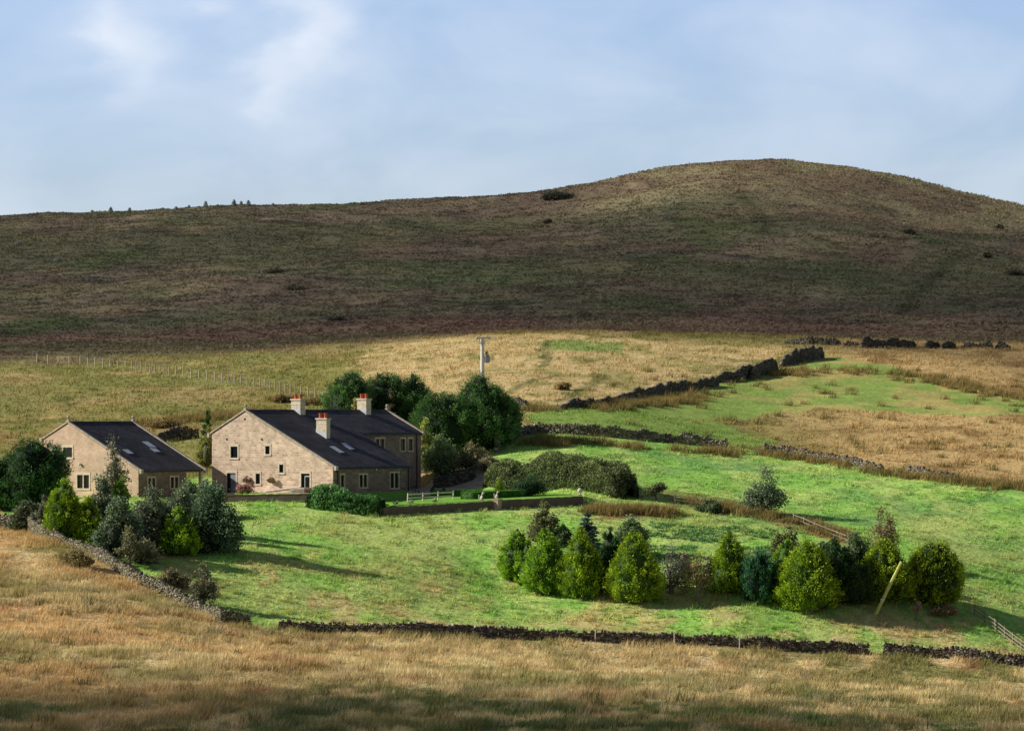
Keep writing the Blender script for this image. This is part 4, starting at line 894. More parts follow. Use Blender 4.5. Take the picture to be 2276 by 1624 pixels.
    def coping(s, y0, y1, xl, xr, zr, sl, sr):
        mb = MB(); t = .13
        for x, sg in ((xl, -sl), (xr, sr)):
            e = zr-abs(x)*abs(sg)
            mb.hexa([(0,y0,zr-.05),(x,y0,e-.05),(x,y1,e-.05),(0,y1,zr-.05),(0,y0,zr+t),(x,y0,e+t),(x,y1,e+t),(0,y1,zr+t)] if x > 0 else [(x,y0,e-.05),(0,y0,zr-.05),(0,y1,zr-.05),(x,y1,e-.05),(x,y0,e+t),(0,y0,zr+t),(0,y1,zr+t),(x,y1,e+t)])
            mb.box(min(x, x+.32*(1 if x > 0 else -1)), max(x, x+.32*(1 if x > 0 else -1)), y0-.03, y1+.02, e-.38, e+.10)
        mb.build('gable_coping', M['coping'], s.root, bevel=.015)
        f = MB(); f.box(-.16,.16,(y0+y1)/2-.16,(y0+y1)/2+.16,zr+t-.05,zr+t+.14); f.lathe(0,(y0+y1)/2,[(.10,zr+t+.14),(.07,zr+t+.22),(.14,zr+t+.33),(.16,zr+t+.42),(.10,zr+t+.54),(.02,zr+t+.6)],10)
        f.build('finial', M['coping'], s.root)
    def chimney(s, x0, x1, y0, y1, zb, zt, pots=2):
        c = MB(); c.box(x0, x1, y0, y1, zb, zt); c.box(x0-.09, x1+.09, y0-.09, y1+.09, zt, zt+.17); c.box(x0-.03, x1+.03, y0-.03, y1+.03, zt-.5, zt-.4)
        o = c.build('chimney', M['ashlar'], s.root, bevel=.015)
        for i in range(pots):
            q = x0+(x1-x0)*(i+.5)/pots; ym = (y0+y1)/2; b = MB()
            b.lathe(q, ym, [(.21,zt+.17),(.19,zt+.25),(.17,zt+.56),(.23,zt+.60),(.23,zt+.68),(.19,zt+.70)], 10)
            b.build('chimney_pot', M['pot'], o)
        return o
    def flashing(s, x0, x1, y0, y1, zr, sl):
        f = MB(); e0, e1 = zr-sl*x0, zr-sl*x1
        f.hexa([(x0,y0-.05,e0+.0),(x1,y0-.05,e1+.0),(x1,y0-.005,e1+.0),(x0,y0-.005,e0+.0),(x0,y0-.05,e0+.35),(x1,y0-.05,e1+.5),(x1,y0-.005,e1+.5),(x0,y0-.005,e0+.35)])
        f.build('flashing', M['lead'], s.root)
    def skylight(s, u0, v0, u1, v1, wy, zr, sl):
        (p0, a0), (p1, a1) = s.roof_pt(u0, v0, zr, sl), s.roof_pt(u1, v1, zr, sl); a = (a0+a1)/2
        def q(mb, x0, x1, y0, y1, d0, d1):
            mb.hexa([(x0,y0,zr-sl*x0+d0),(x1,y0,zr-sl*x1+d0),(x1,y1,zr-sl*x1+d0),(x0,y1,zr-sl*x0+d0),(x0,y0,zr-sl*x0+d1),(x1,y0,zr-sl*x1+d1),(x1,y1,zr-sl*x1+d1),(x0,y1,zr-sl*x0+d1)])
        f = MB(); q(f, p0, p1, a-wy/2, a+wy/2, .0, .07); o = f.build('skylight', M['black'], s.root)
        g = MB(); q(g, p0+.08, p1-.10, a-wy/2+.07, a+wy/2-.07, .071, .085); g.build('pane', M['skyglass'], o)
    def pipe(s, x, y, z0, z1):
        m = MB(); m.tube([(x, y, z0), (x, y, z1)], .055, 8); m.build('downpipe', M['black'], s.root)

def slab(mb, x0, x1, y0, y1, zr, sl, t=.13):
    z = lambda x: zr-abs(x)*sl
    mb.hexa([(x0,y0,z(x0)-t),(x1,y0,z(x1)-t),(x1,y1,z(x1)-t),(x0,y1,z(x0)-t),(x0,y0,z(x0)),(x1,y0,z(x1)),(x1,y1,z(x1)),(x0,y1,z(x0))])
# --- farmhouse
ZR, SR, SL_ = 8.75, .492, .52
H = House('farmhouse', 'large pink stone farmhouse with long slate roof and three chimneys', 'house', HO, HZ, M['stone'])
zi = lambda x: ZR-.14-(SR*x if x > 0 else -SL_*x)
mb = MB(); mb.prism_y([(-4.62,-.6),(11.95,-.6),(11.95,zi(11.95)),(0,zi(0)),(-4.62,zi(-4.62))], 0, 13.62); wf = mb.build('wall', M['stone'], H.root)
mb = MB(); mb.prism_y([(-4.60,-.6),(4.72,-.6),(4.72,zi(4.72)),(0,zi(0)-.003),(-4.60,zi(-4.60))], 13.5, 25.5); wr = mb.build('wall', M['stone'], H.root)
mb = MB(); slab(mb, 0, 12.2, .12, 13.8, ZR, SR); slab(mb, 0, 5.0, 13.8, 25.4, ZR, SR); slab(mb, -4.85, 0, .12, 25.4, ZR, SL_); mb.build('roof', M['slate'], H.root)
mb = MB(); mb.tube([(0,.2,ZR+.0),(0,25.3,ZR+.0)], .11, 8); mb.build('ridge_tiles', M['slate'], H.root)
H.coping(-.10, .26, -4.9, 12.15, ZR, SL_, SR); H.coping(25.24, 25.6, -4.9, 4.95, ZR, SL_, SR)
for (x0, x1, y0, y1, zb, zt) in ((4.74,6.16,6.34,7.0,4.9,7.75), (-.35,.95,8.4,9.3,7.9,9.85), (-.35,.95,20.3,21.2,7.9,9.92)):
    H.chimney(x0, x1, y0, y1, zb, zt); H.flashing(max(x0, 0)+.0, x1+.03, y0, y1, ZR, SR)
H.skylight(738, 992, 761, 1008, 1.0, ZR, SR); H.skylight(762, 985, 784, 1000.5, 1.0, ZR, SR)
H.win_g(wf, 513, 992, 528, 1017); H.win_g(wf, 590, 991, 599.5, 1009); H.win_g(wf, 621, 1032, 630, 1050); H.win_g(wf, 568.6, 1052, 578, 1075)
H.win_g(wf, 669.5, 1052, 688.4, 1095.5, door='glazed', label='dark doorway with white framed glazed door'); H.win_g(wf, 504.5, 1051, 524, 1099, door='blue', label='blue grey door in the shaded corner')
H.win_w(wf, 11.95, 757.5, 1055, 765, 1081); H.win_w(wf, 11.95, 799, 1055, 816, 1082, lights=2); H.win_w(wf, 11.95, 867.5, 1051, 886, 1084, lights=2)
H.win_w(wr, 4.72, 834, 975, 854, 1002, lights=2); H.win_w(wr, 4.72, 889.5, 975, 900, 1001); H.win_w(wr, 4.72, 907.5, 975, 917, 1001)
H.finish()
mb = MB(); mb.box(12.1,12.22,.3,13.75,ZR-SR*12.2-.22,ZR-SR*12.2-.10); mb.build('gutter', M['black'], H.root)
mb = MB(); mb.box(4.92,5.04,14.0,25.2,ZR-SR*5.0-.24,ZR-SR*5.0-.12); mb.build('gutter', M['black'], H.root)
H.pipe(12.03, .75, -.2, ZR-SR*12.2-.2); H.pipe(4.82, 24.6, -.2, ZR-SR*5-.2); H.pipe(12.03, 13.3, .0, ZR-SR*12.2-.2)
for u, v in ((504,976),(582,976),(544,931)):
    p, z = H.g(u, v); mb = MB(); mb.box(p-.10,p+.10,-.03,.02,z-.10,z+.10); mb.build('wall_vent', M['black'], H.root)
p, z = H.g(589, 1091); p2, z2 = H.g(669, 1081)
mb = MB(); mb.tube([(p,-.12,z),(p2,-.12,z2)], .045, 6)
for q in (0.02,.5,.97): mb.tube([(p+(p2-p)*q,-.12,z+(z2-z)*q),(p+(p2-p)*q,.02,z+(z2-z)*q-.06)], .025, 6)
mb.build('handrail', M['white'], H.root)
mb = MB()
for i in range(4): mb.box(p2-.1-.35*i-.0, p2+1.3, -1.1+.0*i, -.004, -.3, .55-.14*i-.002*i)
mb.build('door_steps', M['coping'], H.root)
a, z = H.w(835, 1040, 11.95); mb = MB(); mb.box(11.95,12.07,a-.07,a+.07,z-.22,z+.18); mb.build('white_vent', M['white'], H.root)  # white vent on the long wall, gives no light
a, z = H.w(748, 1046, 11.95); mb = MB(); mb.box(11.95,12.2,a-.12,a+.12,z-.1,z+.1); mb.build('wall_lamp', M['black'], H.root)
mb = MB(); mb.box(-5.6,-4.62,2.2,4.6,-.5,4.1); mb.hexa([(-5.75,2.05,4.0),(-4.62,2.05,4.6),(-4.62,4.75,4.6),(-5.75,4.75,4.0),(-5.75,2.05,4.1),(-4.62,2.05,4.7),(-4.62,4.75,4.7),(-5.75,4.75,4.1)])
mb.build('porch', M['stone'], H.root)
# --- barn
ZB, SB = 7.9, .50
B = House('converted_barn', 'smaller pale stone barn with slate roof behind the left trees', 'barn', BO, BZ, M['barnstone'])
zi = lambda x: ZB-.14-SB*abs(x)
mb = MB(); mb.prism_y([(-3.42,-.6),(9.85,-.6),(9.85,zi(9.85)),(0,zi(0)),(-3.42,zi(-3.42))], 0, 7.85); wb = mb.build('wall', M['barnstone'], B.root)
mb = MB(); mb.prism_y([(-3.40,-.6),(6.2,-.6),(6.2,zi(6.2)),(0,zi(0)-.003),(-3.40,zi(-3.40))], 7.8, 10.5); mb.build('wall', M['barnstone'], B.root)
mb = MB(); slab(mb, 0, 10.1, .12, 10.6, ZB, SB); slab(mb, -3.6, 0, .12, 10.6, ZB, SB); mb.build('roof', M['slate'], B.root)
mb = MB(); mb.tube([(0,.2,ZB),(0,10.5,ZB)], .10, 8); mb.build('ridge_tiles', M['slate'], B.root)
B.coping(-.10, .24, -3.65, 10.05, ZB, SB, SB); B.coping(10.4, 10.74, -3.65, 10.05, ZB, SB, SB)
mb = MB(); mb.box(9.55,9.85,10.2,10.5,-.5,zi(9.85)); mb.build('corner_post', M['ashlar'], B.root)
mb = MB(); mb.box(9.6,9.8,7.85,10.2,zi(9.85)-.28,zi(9.85)-.02); mb.build('lintel', M['timber'], B.root)
B.win_g(wb, 141, 994, 160.5, 1016); B.win_g(wb, 172, 1055, 198, 1085, lights=2)
B.win_w(wb, 9.85, 329, 1062, 345, 1084, lights=2); B.win_w(wb, 9.85, 379, 1060, 396, 1084, lights=2)
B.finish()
B.skylight(320, 981.5, 344, 996, 1.1, ZB, SB); B.skylight(336, 996.5, 354, 1006, 1.1, ZB, SB); B.skylight(276, 999, 294, 1010, 1.0, ZB, SB)
mb = MB(); mb.box(9.95,10.07,.3,10.3,ZB-SB*10.1-.2,ZB-SB*10.1-.10); mb.build('gutter', M['black'], B.root)
mb = MB(); x_, z_ = B.g(149, 1029); mb.ball((x_+1.9,-.16,z_-.1), .16, 8, 6); mb.build('wall_lamp', M['white'], B.root)

# hanging baskets on the sunny gable
for i, (u, v, lab, c_) in enumerate(((548,1068,'hanging flower basket near the shaded blue door',(.20,.12,.09)),(601,1068,'hanging flower basket right of the small ground floor window',(.24,.15,.09)))):
    p, z = H.g(u, v, -.3); X, Y = world_of(HO, p, -.3); root = empty('hanging_basket', (X, Y, HZ+z-.25)); tag(root, lab, 'flower basket')
    b = MB(); b.lathe(0, 0, [(.05,-.02),(.17,.08),(.22,.22)], 10); b.build('basket', M['timber'], root)
    b = MB(); bx, by = ST*.3, CT*.3; b.tube([(0,0,.22),(0,0,.62)], .015, 5); b.tube([(0,0,.62),(bx,by,.66)], .02, 5); b.build('bracket', M['black'], root)
    rng = np.random.default_rng(300+i); arr, _ = broadleaf(.75, .95, c_, (.05,.07,.03), rng, leaf=.1, npc=30, core=False); arr[0][:, 2] += .02
    mesh_np('flowers', arr[0], arr[1], M['leaf'], root, C=arr[2])

# ------------------------------------------------------------------ garden furniture
def fence(name, label, pts, h, nrail, mat, post=.10, rail=.05, spacing=2.0, world=False, cat='fence', tall=.12, railh=.09):
    P = np.array(pts, float) if world else poly(pts); Q, s = resample(P, .05); L = s[-1]
    o = np.array([Q[0,0], Q[0,1], float(hz(*Q[0]))]); root = empty(name, o); tag(root, label, cat)
    n = max(1, round(L/spacing)); ks = [min(len(Q)-1, int(i*L/n/.05)) for i in range(n+1)]
    rr = random.Random(len(label))
    pp = [np.array([Q[k,0], Q[k,1], float(hz(*Q[k]))])-o for k in ks]
    for i, p in enumerate(pp):
        d = pp[min(i+1, n)]-pp[max(i-1, 0)]; a = math.atan2(d[1], d[0]); m = MB(); q = post/2
        m.box(-q, q, -q, q, -.3, h+tall+rr.uniform(-.03,.03)); ob = m.build('post', mat, root); ob.location = p; ob.rotation_euler = (rr.uniform(-.03,.03), rr.uniform(-.03,.03), a)
    for r_ in range(nrail):
        z = h*(r_+1)/nrail-.03; m = MB()
        for a, b in zip(pp[:-1], pp[1:]):
            d = (b-a)[:2]; d = d/np.linalg.norm(d); nn = np.array([d[1], -d[0]])*(post/2+rail/2)
            if rail > .02:
                A0 = [(a[0]+nn[0]+s1*nn[0]*.5, a[1]+nn[1]+s1*nn[1]*.5) for s1 in (-.6,.6)]; B0 = [(b[0]+nn[0]+s1*nn[0]*.5, b[1]+nn[1]+s1*nn[1]*.5) for s1 in (-.6,.6)]
                m.hexa([(*A0[0],a[2]+z-railh/2),(*B0[0],b[2]+z-railh/2),(*B0[1],b[2]+z-railh/2),(*A0[1],a[2]+z-railh/2),(*A0[0],a[2]+z+railh/2),(*B0[0],b[2]+z+railh/2),(*B0[1],b[2]+z+railh/2),(*A0[1],a[2]+z+railh/2)])
            else: m.tube([(a[0]+nn[0], a[1]+nn[1], a[2]+z), (b[0]+nn[0], b[1]+nn[1], b[2]+z)], rail, 4)
        m.build('rail' if rail > .02 else 'wire', mat if rail > .02 else M['bark'], root)
    return root
fence('rail_fence', 'pale two rail garden fence beside the shaded farmhouse wall', [W(906,399.5),W(1008,402)], .78, 2, M['paletimber'], .10, .06, 1.6, True, railh=.15)
fence('rail_fence', 'grey post and rail fence running out of the picture at bottom right', [(2166,1368),(2220,1408),(2290,1460)], 1.05, 3, M['timber'], .12, .05, 1.9)
fence('rail_fence', 'weathered field fence descending behind the right conifer group', [(1764,1160),(1810,1178),(1850,1194),(1886,1208)], .8, 2, M['timber'], .11, .05, 2.0)
fence('rail_fence', 'broken rail fence left of the lone field tree', [(1500,1120),(1552,1126),(1600,1134)], .95, 2, M['timber'], .13, .05, 2.3)
fence('rail_fence', 'short dark rail fence beside the bent hawthorn', [(1422,1108),(1470,1115)], .9, 2, M['timber'], .12, .05, 1.8)
fence('wire_fence', 'long line of thin pale posts crossing the slope behind the barn', [(82,806),(180,812),(290,822),(380,834),(490,850),(580,862),(670,882),(735,896)], 1.30, 2, M['whitepost'], .12, .003, 2.6)
for i, (u, v, lab) in enumerate(((785,1404,'thin pale stake against the dark lower wall left of the middle conifers'),(1322,1424,'thin stake against the lower wall below the middle conifers'),(1498,1431,'thin stake by the low spot of the lower wall'),(1642,1438,'leaning thin stake at the lower wall below the right conifers'))):
    X, Y = hit(u, v); Y -= .75; m = MB(); m.tube([(0,0,-.2),(.06*(i%2),0,1.2)], .045, 6)
    tag(m.build('fence_stake', M['paletimber'], loc=(X, Y, float(hz(X, Y)))), lab, 'stake', 'stakes along the lower wall')
# pier between the garden walls
X, Y = gwp(12.55); Z = float(hz(*gwp(12.55, -.5))); m = MB(); m.box(-.42,.42,-.36,.36,-.6,1.05); m.box(-.47,.47,-.41,.41,1.05,1.15)
pier = m.build('stone_pier', M['pinkstone'], loc=(X, Y, Z), bevel=.02); pier.rotation_euler = (0, 0, -TH); tag(pier, 'pink stone pier interrupting the shaded garden wall', 'pier')
def beast(name, label, x, y, z, rz, s=1.0):
    root = empty(name, (x, y, z), rz); tag(root, label, 'statue', 'stone beast statues on the garden wall')
    m = MB(); m.box(-.16*s,.16*s,-.14*s,.14*s,0,.06*s); m.build('plinth', M['statue'], root)
    m = MB()
    m.tube([(-.10*s,0,.05*s),(-.07*s,0,.2*s),(0,0,.38*s),(.05*s,0,.55*s),(.07*s,0,.70*s),(.14*s,0,.80*s),(.25*s,0,.77*s),(.31*s,0,.74*s)], [.10*s,.15*s,.145*s,.11*s,.075*s,.085*s,.055*s,.03*s], 8)
    for sy in (-1, 1):
        m.tube([(.06*s,sy*.07*s,.45*s),(.12*s,sy*.08*s,.25*s),(.13*s,sy*.08*s,.05*s)], [.05*s,.04*s,.045*s], 6)
        m.tube([(-.06*s,sy*.1*s,.25*s),(.04*s,sy*.12*s,.13*s),(.08*s,sy*.12*s,.06*s)], [.07*s,.06*s,.04*s], 6)
        m.tube([(.11*s,sy*.04*s,.86*s),(.08*s,sy*.06*s,.97*s)], [.03*s,.01*s], 5)
    m.tube([(-.14*s,0,.1*s),(-.26*s,0,.18*s),(-.30*s,0,.36*s),(-.24*s,0,.5*s),(-.34*s,0,.6*s)], [.05*s,.045*s,.04*s,.05*s,.02*s], 6)
    m.build('body', M['statue'], root, smooth=True)
beast('stone_beast', 'pale seated stone beast standing on the pink pier', X, Y, Z+1.15, -.15, .95)
X2, Y2 = gwp(11.2, .9); beast('stone_beast', 'grey seated stone beast on the lawn left of the pier', X2, Y2, float(hz(X2, Y2)), -.15, 1.05)
X2, Y2 = gwp(21.9, 0); m = MB(); zt = float(hz(*gwp(21.9, -.6)))+1.05
m.box(-.2,.2,-.2,.2,0,.14); m.lathe(0,0,[(.12,.14),(.08,.26),(.13,.34)],10); m.ball((0,0,.56),.27,12,8)
o = m.build('ball_finial', M['statue'], loc=(X2, Y2, zt+.02)); tag(o, 'round pale stone ball finial at the right end of the garden wall', 'finial')
# bench and planters
X, Y = W(921, 417); Y = 414.0; X = (921-CU)*Y/F; root = empty('garden_bench', (X, Y, float(hz(X, Y))), math.pi/2-TH); tag(root, 'dark wooden bench against the shaded farmhouse wall', 'bench')
m = MB()
for i in range(3): m.box(-.6,.6,-.25+.17*i,-.11+.17*i,.42,.46)
m.build('seat', M['bark'], root); m = MB()
for i in range(3): m.box(-.6,.6,.28,.32,.55+.14*i,.65+.14*i)
m.build('backrest', M['bark'], root)
for sx in (-.55,.55):
    for y0, zt in ((-.22,.42),(.27,.95)): m = MB(); m.box(sx-.04,sx+.04,y0-.04 if y0<0 else y0-.035,y0+.04 if y0<0 else y0+.01,-.05,zt); m.build('leg', M['bark'], root)
for i, (u, lab) in enumerate(((961,'dark planter pot at the end of the stepped garden wall'),(986,'dark planter pot right of the other one under the stepped wall'))):
    X, Y = W(u, 411.5); root = empty('planter', (X, Y, float(hz(X, Y)))); tag(root, lab, 'planter')
    m = MB(); m.lathe(0,0,[(.18,0),(.26,.38),(.30,.42),(.30,.5),(.24,.5)],10); m.build('pot', M['black'], root)
    arr, _ = broadleaf(.55, .6, (.05,.09,.03), (.02,.03,.012), np.random.default_rng(500+i), leaf=.1, npc=30, core=False); arr[0][:,2] += .42
    mesh_np('plant', arr[0], arr[1], M['leaf'], root, C=arr[2])
# ------------------------------------------------------------------ utility pole and leaning pole
X, Y, Z = at(1072, 478); zt = (HV-749)*Y/F-Z; root = empty('utility_pole', (X, Y, Z)); tag(root, 'pale utility pole with crossarm and transformer behind the tallest conifer', 'utility pole')
m = MB(); m.tube([(0,0,-.3),(0,0,zt*.5),(0,0,zt)], [.26,.24,.21], 10); m.build('pole', M['polewood'], root)
m = MB(); m.hexa([(-.8,-.2,zt-.28),(1.1,-.28,zt-.16),(1.1,-.18,zt-.16),(-.8,-.1,zt-.28),(-.8,-.2,zt-.08),(1.1,-.28,zt+.04),(1.1,-.18,zt+.04),(-.8,-.1,zt-.08)]); m.build('crossarm', M['steel'], root)
for sx in (-.38,.46): m = MB(); m.tube([(sx,-.17,zt-.26),(sx*.15,-.17,zt-1.15)], .045, 6); m.build('brace', M['steel'], root)
for sx, zz in ((-.7,-.14),(0.02,.0),(1.0,-.03),(1.4,.02)):
    m = MB(); m.lathe(sx,-.2,[(.03,zt+zz),(.07,zt+zz+.05),(.04,zt+zz+.1),(.07,zt+zz+.15),(.03,zt+zz+.2)],8); m.build('insulator', M['white'], root)
m = MB(); m.tube([(1.1,-.23,zt-.06),(1.55,-.23,zt+.0)], .04, 6); m.build('arm_end', M['steel'], root)
m = MB(); m.lathe(.58,-.12,[(.27,zt-3.25),(.31,zt-3.2),(.31,zt-2.45),(.33,zt-2.4),(.30,zt-2.3),(.1,zt-2.26)],14); m.box(.13,.30,-.18,-.06,zt-3.0,zt-2.9); m.box(.13,.30,-.18,-.06,zt-2.6,zt-2.5)
tr = m.build('transformer', M['grey'], root)
for k in range(5): m = MB(); a = k*1.256; m.box(.58+.31*math.cos(a)-.02,.58+.31*math.cos(a)+.10,-.12+.31*math.sin(a)-.05,-.12+.31*math.sin(a)+.03,zt-3.15,zt-2.5); m.build('cooling_fin', M['steel'], tr)
for sx in (.46,.58,.72): m = MB(); m.lathe(sx,-.12,[(.035,zt-2.32),(.06,zt-2.2),(.04,zt-2.1),(.06,zt-2.0),(.03,zt-1.75)],8); m.build('bushing', M['black'], tr)
m = MB(); m.tube([(.2,-.12,0),(.2,-.12,zt-2.6)], .05, 6); m.build('cable_duct', M['steel'], root)
m = MB(); m.box(-.34,-.16,-.26,-.1,zt-5.4,zt-5.0); m.build('sign_plate', M['pot'], root)
X, Y = hit(1946, 1366); Z = float(hz(X, Y)); dx, dz = (2004-1946)*Y/F, (1362-1246)*Y/F; root = empty('leaning_pole', (X, Y, Z)); tag(root, 'algae green wooden pole leaning steeply in front of the right conifers', 'pole')
m = MB(); m.tube([(-.1,0,-.3),(dx*.5,.1,dz*.5),(dx,.15,dz)], [.175,.165,.14], 8); m.build('pole', M['greenpole'], root)
m = MB(); m.box(dx*.27-.2,dx*.27+.16,-.2,-.08,dz*.27-.05,dz*.27+.12); m.build('stay_bracket', M['steel'], root)
X, Y = hit(55, 1010); Y = 408.0; X = (62-CU)*Y/F; m = MB(); m.tube([(-.4,-.5,-.2),(.35,.4,2.3)], .09, 6); m.tube([(.5,-.5,-.2),(.1,.4,2.2)], .07, 6)
tag(m.build('timber_props', M['paletimber'], loc=(X, Y-1.5, float(hz(X, Y-1.5)))), 'two pale timber props leaning on the wall left of the barn', 'timber props')

# ------------------------------------------------------------------ sky, sun, clouds
SUN_EL, SUN_AZ = math.radians(28.5), math.radians(4.0)           # sun at the left, a touch behind the farm
sdir = Vector((-math.cos(SUN_AZ)*math.cos(SUN_EL), math.sin(SUN_AZ)*math.cos(SUN_EL), math.sin(SUN_EL)))
ld = bpy.data.lights.new('sun', 'SUN'); ld.energy = 5.0; ld.angle = math.radians(.53); ld.color = (1.0, .95, .86)
lo = bpy.data.objects.new('sun', ld); col.objects.link(lo); lo.rotation_euler = sdir.to_track_quat('Z', 'Y').to_euler(); lo.location = sdir*300
w = bpy.data.worlds.new('World'); sc.world = w; w.use_nodes = True; t = w.node_tree; t.nodes.clear(); N, L = t.nodes.new, t.links.new
out = N('ShaderNodeOutputWorld'); bg = N('ShaderNodeBackground'); bg.inputs[1].default_value = .11
sk = N('ShaderNodeTexSky'); sk.sky_type = 'NISHITA'; sk.sun_disc = False; sk.sun_elevation = SUN_EL; sk.sun_rotation = math.radians(-90)+SUN_AZ; sk.air_density = 1.2; sk.dust_density = .6; sk.ozone_density = 2.0
tc = N('ShaderNodeTexCoord'); sp = N('ShaderNodeSeparateXYZ'); L(tc.outputs['Generated'], sp.inputs[0])
def math_(op, a, b=None, c=None):
    n_ = N('ShaderNodeMath'); n_.operation = op
    for i, v in enumerate((a, b, c)):
        if v is None: continue
        if isinstance(v, (int, float)): n_.inputs[i].default_value = v
        else: L(v, n_.inputs[i])
    return n_.outputs[0]
az = math_('ARCTAN2', sp.outputs['X'], sp.outputs['Y']); el = math_('ARCSINE', sp.outputs['Z'])
cv = N('ShaderNodeCombineXYZ'); L(az, cv.inputs[0]); L(math_('MULTIPLY', el, 1.9), cv.inputs[1])
n1 = N('ShaderNodeTexNoise'); n1.inputs['Scale'].default_value = 17; n1.inputs['Detail'].default_value = 6; n1.inputs['Roughness'].default_value = .52; n1.inputs['Distortion'].default_value = .35; L(cv.outputs[0], n1.inputs['Vector'])
n2 = N('ShaderNodeTexNoise'); n2.inputs['Scale'].default_value = 42; n2.inputs['Detail'].default_value = 5; L(cv.outputs[0], n2.inputs['Vector'])
# two bright cumulus heads stand to the left, thin veils elsewhere
def blob(u, v, su, sv, rot=0):
    a0, e0 = math.atan((u-CU)/F), math.atan((HV-v)/F)
    da = math_('ADD', math_('SUBTRACT', az, a0), math_('MULTIPLY', math_('SUBTRACT', n2.outputs['Fac'], .5), .03)); de = math_('ADD', math_('SUBTRACT', el, e0), math_('MULTIPLY', math_('SUBTRACT', n1.outputs['Fac'], .5), .03))
    x = math_('ADD', math_('MULTIPLY', da, math.cos(rot)*F/su), math_('MULTIPLY', de, math.sin(rot)*F/su)); y = math_('ADD', math_('MULTIPLY', de, math.cos(rot)*F/sv), math_('MULTIPLY', da, -math.sin(rot)*F/sv))
    return math_('POWER', 2.718, math_('MULTIPLY', math_('ADD', math_('MULTIPLY', x, x), math_('MULTIPLY', y, y)), -1))
bl = math_('ADD', math_('ADD', blob(275, 90, 75, 130, .25), math_('MULTIPLY', blob(690, 60, 85, 130, -.5), 1.25)), math_('ADD', math_('MULTIPLY', blob(610, 180, 60, 60), .5), math_('MULTIPLY', blob(470, 0, 60, 30), .5)))
veil = N('ShaderNodeMapRange'); veil.inputs[1].default_value = .38; veil.inputs[2].default_value = .68; veil.inputs[3].default_value = .16; veil.inputs[4].default_value = .50; L(n1.outputs['Fac'], veil.inputs[0])
fac = math_('MINIMUM', math_('ADD', math_('MULTIPLY', math_('MULTIPLY', bl, math_('ADD', math_('MULTIPLY', n2.outputs['Fac'], 1.1), .35)), .52), veil.outputs[0]), 1.0)
tint = N('ShaderNodeMix'); tint.data_type = 'RGBA'; tint.blend_type = 'MULTIPLY'; tint.inputs[0].default_value = 1; tint.inputs[7].default_value = (.84,.98,1.50,1); L(sk.outputs[0], tint.inputs[6])
mx = N('ShaderNodeMix'); mx.data_type = 'RGBA'; L(fac, mx.inputs[0]); L(tint.outputs[2], mx.inputs[6]); mx.inputs[7].default_value = (7.1,7.8,8.9,1)
fall = N('ShaderNodeMapRange'); fall.interpolation_type = 'SMOOTHSTEP'; fall.inputs[1].default_value = .11; fall.inputs[2].default_value = .40; fall.inputs[3].default_value = 1.0; fall.inputs[4].default_value = .29; L(el, fall.inputs[0])
dk = N('ShaderNodeMix'); dk.data_type = 'RGBA'; dk.blend_type = 'MULTIPLY'; dk.inputs[0].default_value = 1; L(mx.outputs[2], dk.inputs[6]); bk = N('ShaderNodeMapRange'); bk.inputs[1].default_value = -.5; bk.inputs[2].default_value = .6; bk.inputs[3].default_value = .52; L(sp.outputs['Y'], bk.inputs[0]); L(math_('MULTIPLY', fall.outputs[0], bk.outputs[0]), dk.inputs[7])   # the upper sky is a much deeper tone
L(dk.outputs[2], bg.inputs[0]); L(bg.outputs[0], out.inputs[0])
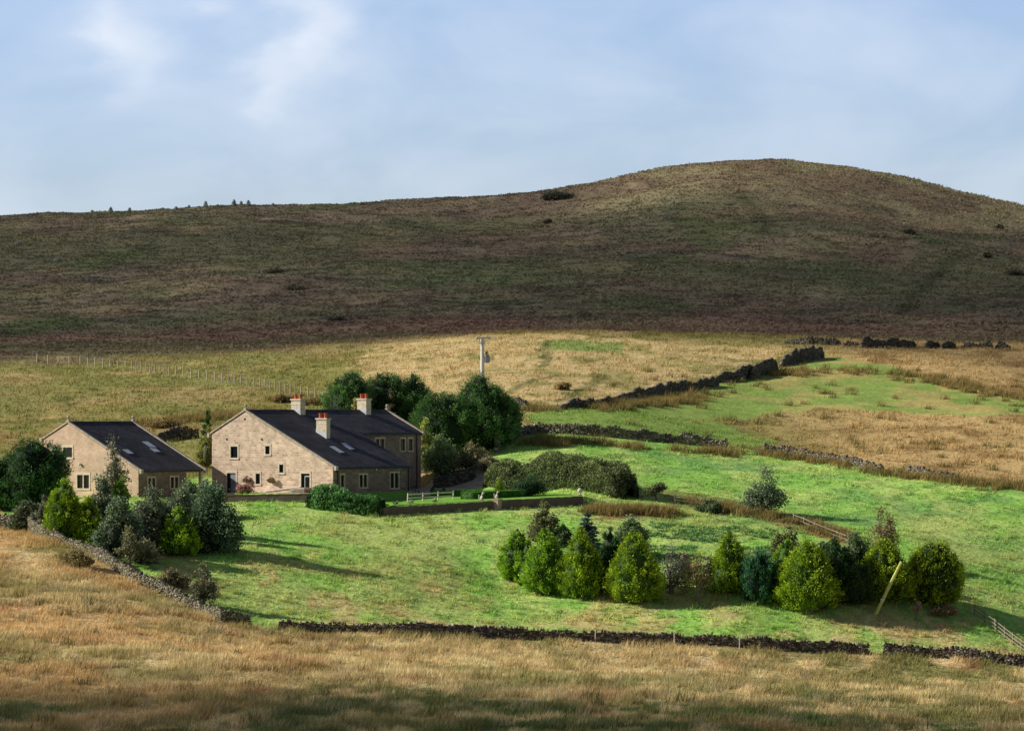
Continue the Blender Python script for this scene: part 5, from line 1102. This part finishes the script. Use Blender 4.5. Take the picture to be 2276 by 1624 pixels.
# clouds off to the left that throw the shadows on the hill and the near slope
def cloud(name, pts_fn, x0, x1, y0, y1, alt, seed, step=6):
    X, Y = np.meshgrid(np.arange(x0, x1, step), np.arange(y0, y1, step)); Zg = hz(X, Y)
    dens = pts_fn(X, Y, HV-Zg*F/np.maximum(Y, 1), CU+X*F/np.maximum(Y, 1))
    tpar = (alt-Zg)/sdir.z; PX, PY = X+tpar*sdir.x, Y+tpar*sdir.y; PZ = alt+(fbm(X/60, Y/60, seed, 3)-.5)*30*0
    ny_, nx_ = X.shape; i_ = np.arange(nx_*ny_).reshape(ny_, nx_); fc = np.stack([i_[:-1,:-1], i_[:-1,1:], i_[1:,1:], i_[1:,:-1]], -1).reshape(-1, 4)
    fc = fc[dens.ravel()[fc].max(1) > .004]
    m = bpy.data.materials.get('cloud_vapour')
    if not m:
        m = bpy.data.materials.new('cloud_vapour'); tt, Nn, Ll = nt(m); o_ = Nn('ShaderNodeOutputMaterial'); a_ = Nn('ShaderNodeAttribute'); a_.attribute_name = 'Col'
        tr_, df, ms = Nn('ShaderNodeBsdfTransparent'), Nn('ShaderNodeBsdfTranslucent'), Nn('ShaderNodeMixShader'); df.inputs[0].default_value = (.9,.9,.9,1)
        Ll(a_.outputs['Fac'], ms.inputs[0]); Ll(tr_.outputs[0], ms.inputs[1]); Ll(df.outputs[0], ms.inputs[2]); Ll(ms.outputs[0], o_.inputs[0])
    o = mesh_np(name, np.stack([PX, PY, np.full_like(PX, alt)], -1).reshape(-1, 3), fc, m, C=np.repeat(dens.ravel()[:, None], 3, 1), smooth=True); tag(o, kind='structure'); return o
UB = [-600,0,400,800,1000,1200,1500,1750,2000,2276,2900]; VB = [800,790,778,764,752,744,756,768,790,835,930]
PB = np.array([hit(u, v) for u, v in zip(UB, VB)])
def moor_shade(X, Y, v, u):
    yb = np.interp(X, PB[:, 0], PB[:, 1]); e = Y-yb+(fbm(X/30, Y/30, 71, 3)-.5)*26
    return (.55-.12*sst(960, 1060, Y)-.34*sst(930, 1000, Y)*sst(10, 34, X)+.16*sst(640,700,Y)*(1-sst(800,930,Y))*sst(-70,-20,X)-.42*(fbm(X/75, Y/80, 72, 3)-.5))*sst(-12, 22, e)
PF = np.array([hit(u, v) for u, v in ((-300,1425),(0,1440),(400,1472),(800,1494),(1200,1518),(1700,1542),(2276,1562),(2600,1570))])
def fore_shade(X, Y, v, u):
    yb = np.interp(X, PF[:, 0], PF[:, 1]); e = yb-Y+(fbm(X/14, Y/14, 73, 3)-.5)*22
    return .86*sst(-10, 40, e)*sst(120, 170, Y)
cloud('cloud', moor_shade, -330, 420, 470, 1330, 300, 5)
cloud('cloud', fore_shade, -90, 110, 110, 345, 300, 6, 4)

# ------------------------------------------------------------------ camera and render settings
cd = bpy.data.cameras.new('camera'); cam = bpy.data.objects.new('camera', cd); col.objects.link(cam); sc.camera = cam
cam.location = (0, 0, 0); cam.rotation_euler = (math.radians(90), 0, 0)
cd.sensor_width = 36; cd.lens = 36*F/2276; cd.shift_y = (HV-812)/2276; cd.clip_start = 1; cd.clip_end = 9000
sc.render.engine = 'CYCLES'; sc.view_settings.view_transform = 'Standard'; sc.view_settings.look = 'None'; sc.view_settings.exposure = 0
sc.cycles.use_denoising = True; sc.cycles.max_bounces = 5; sc.cycles.diffuse_bounces = 2; sc.cycles.transparent_max_bounces = 6
sc.render.film_transparent = False
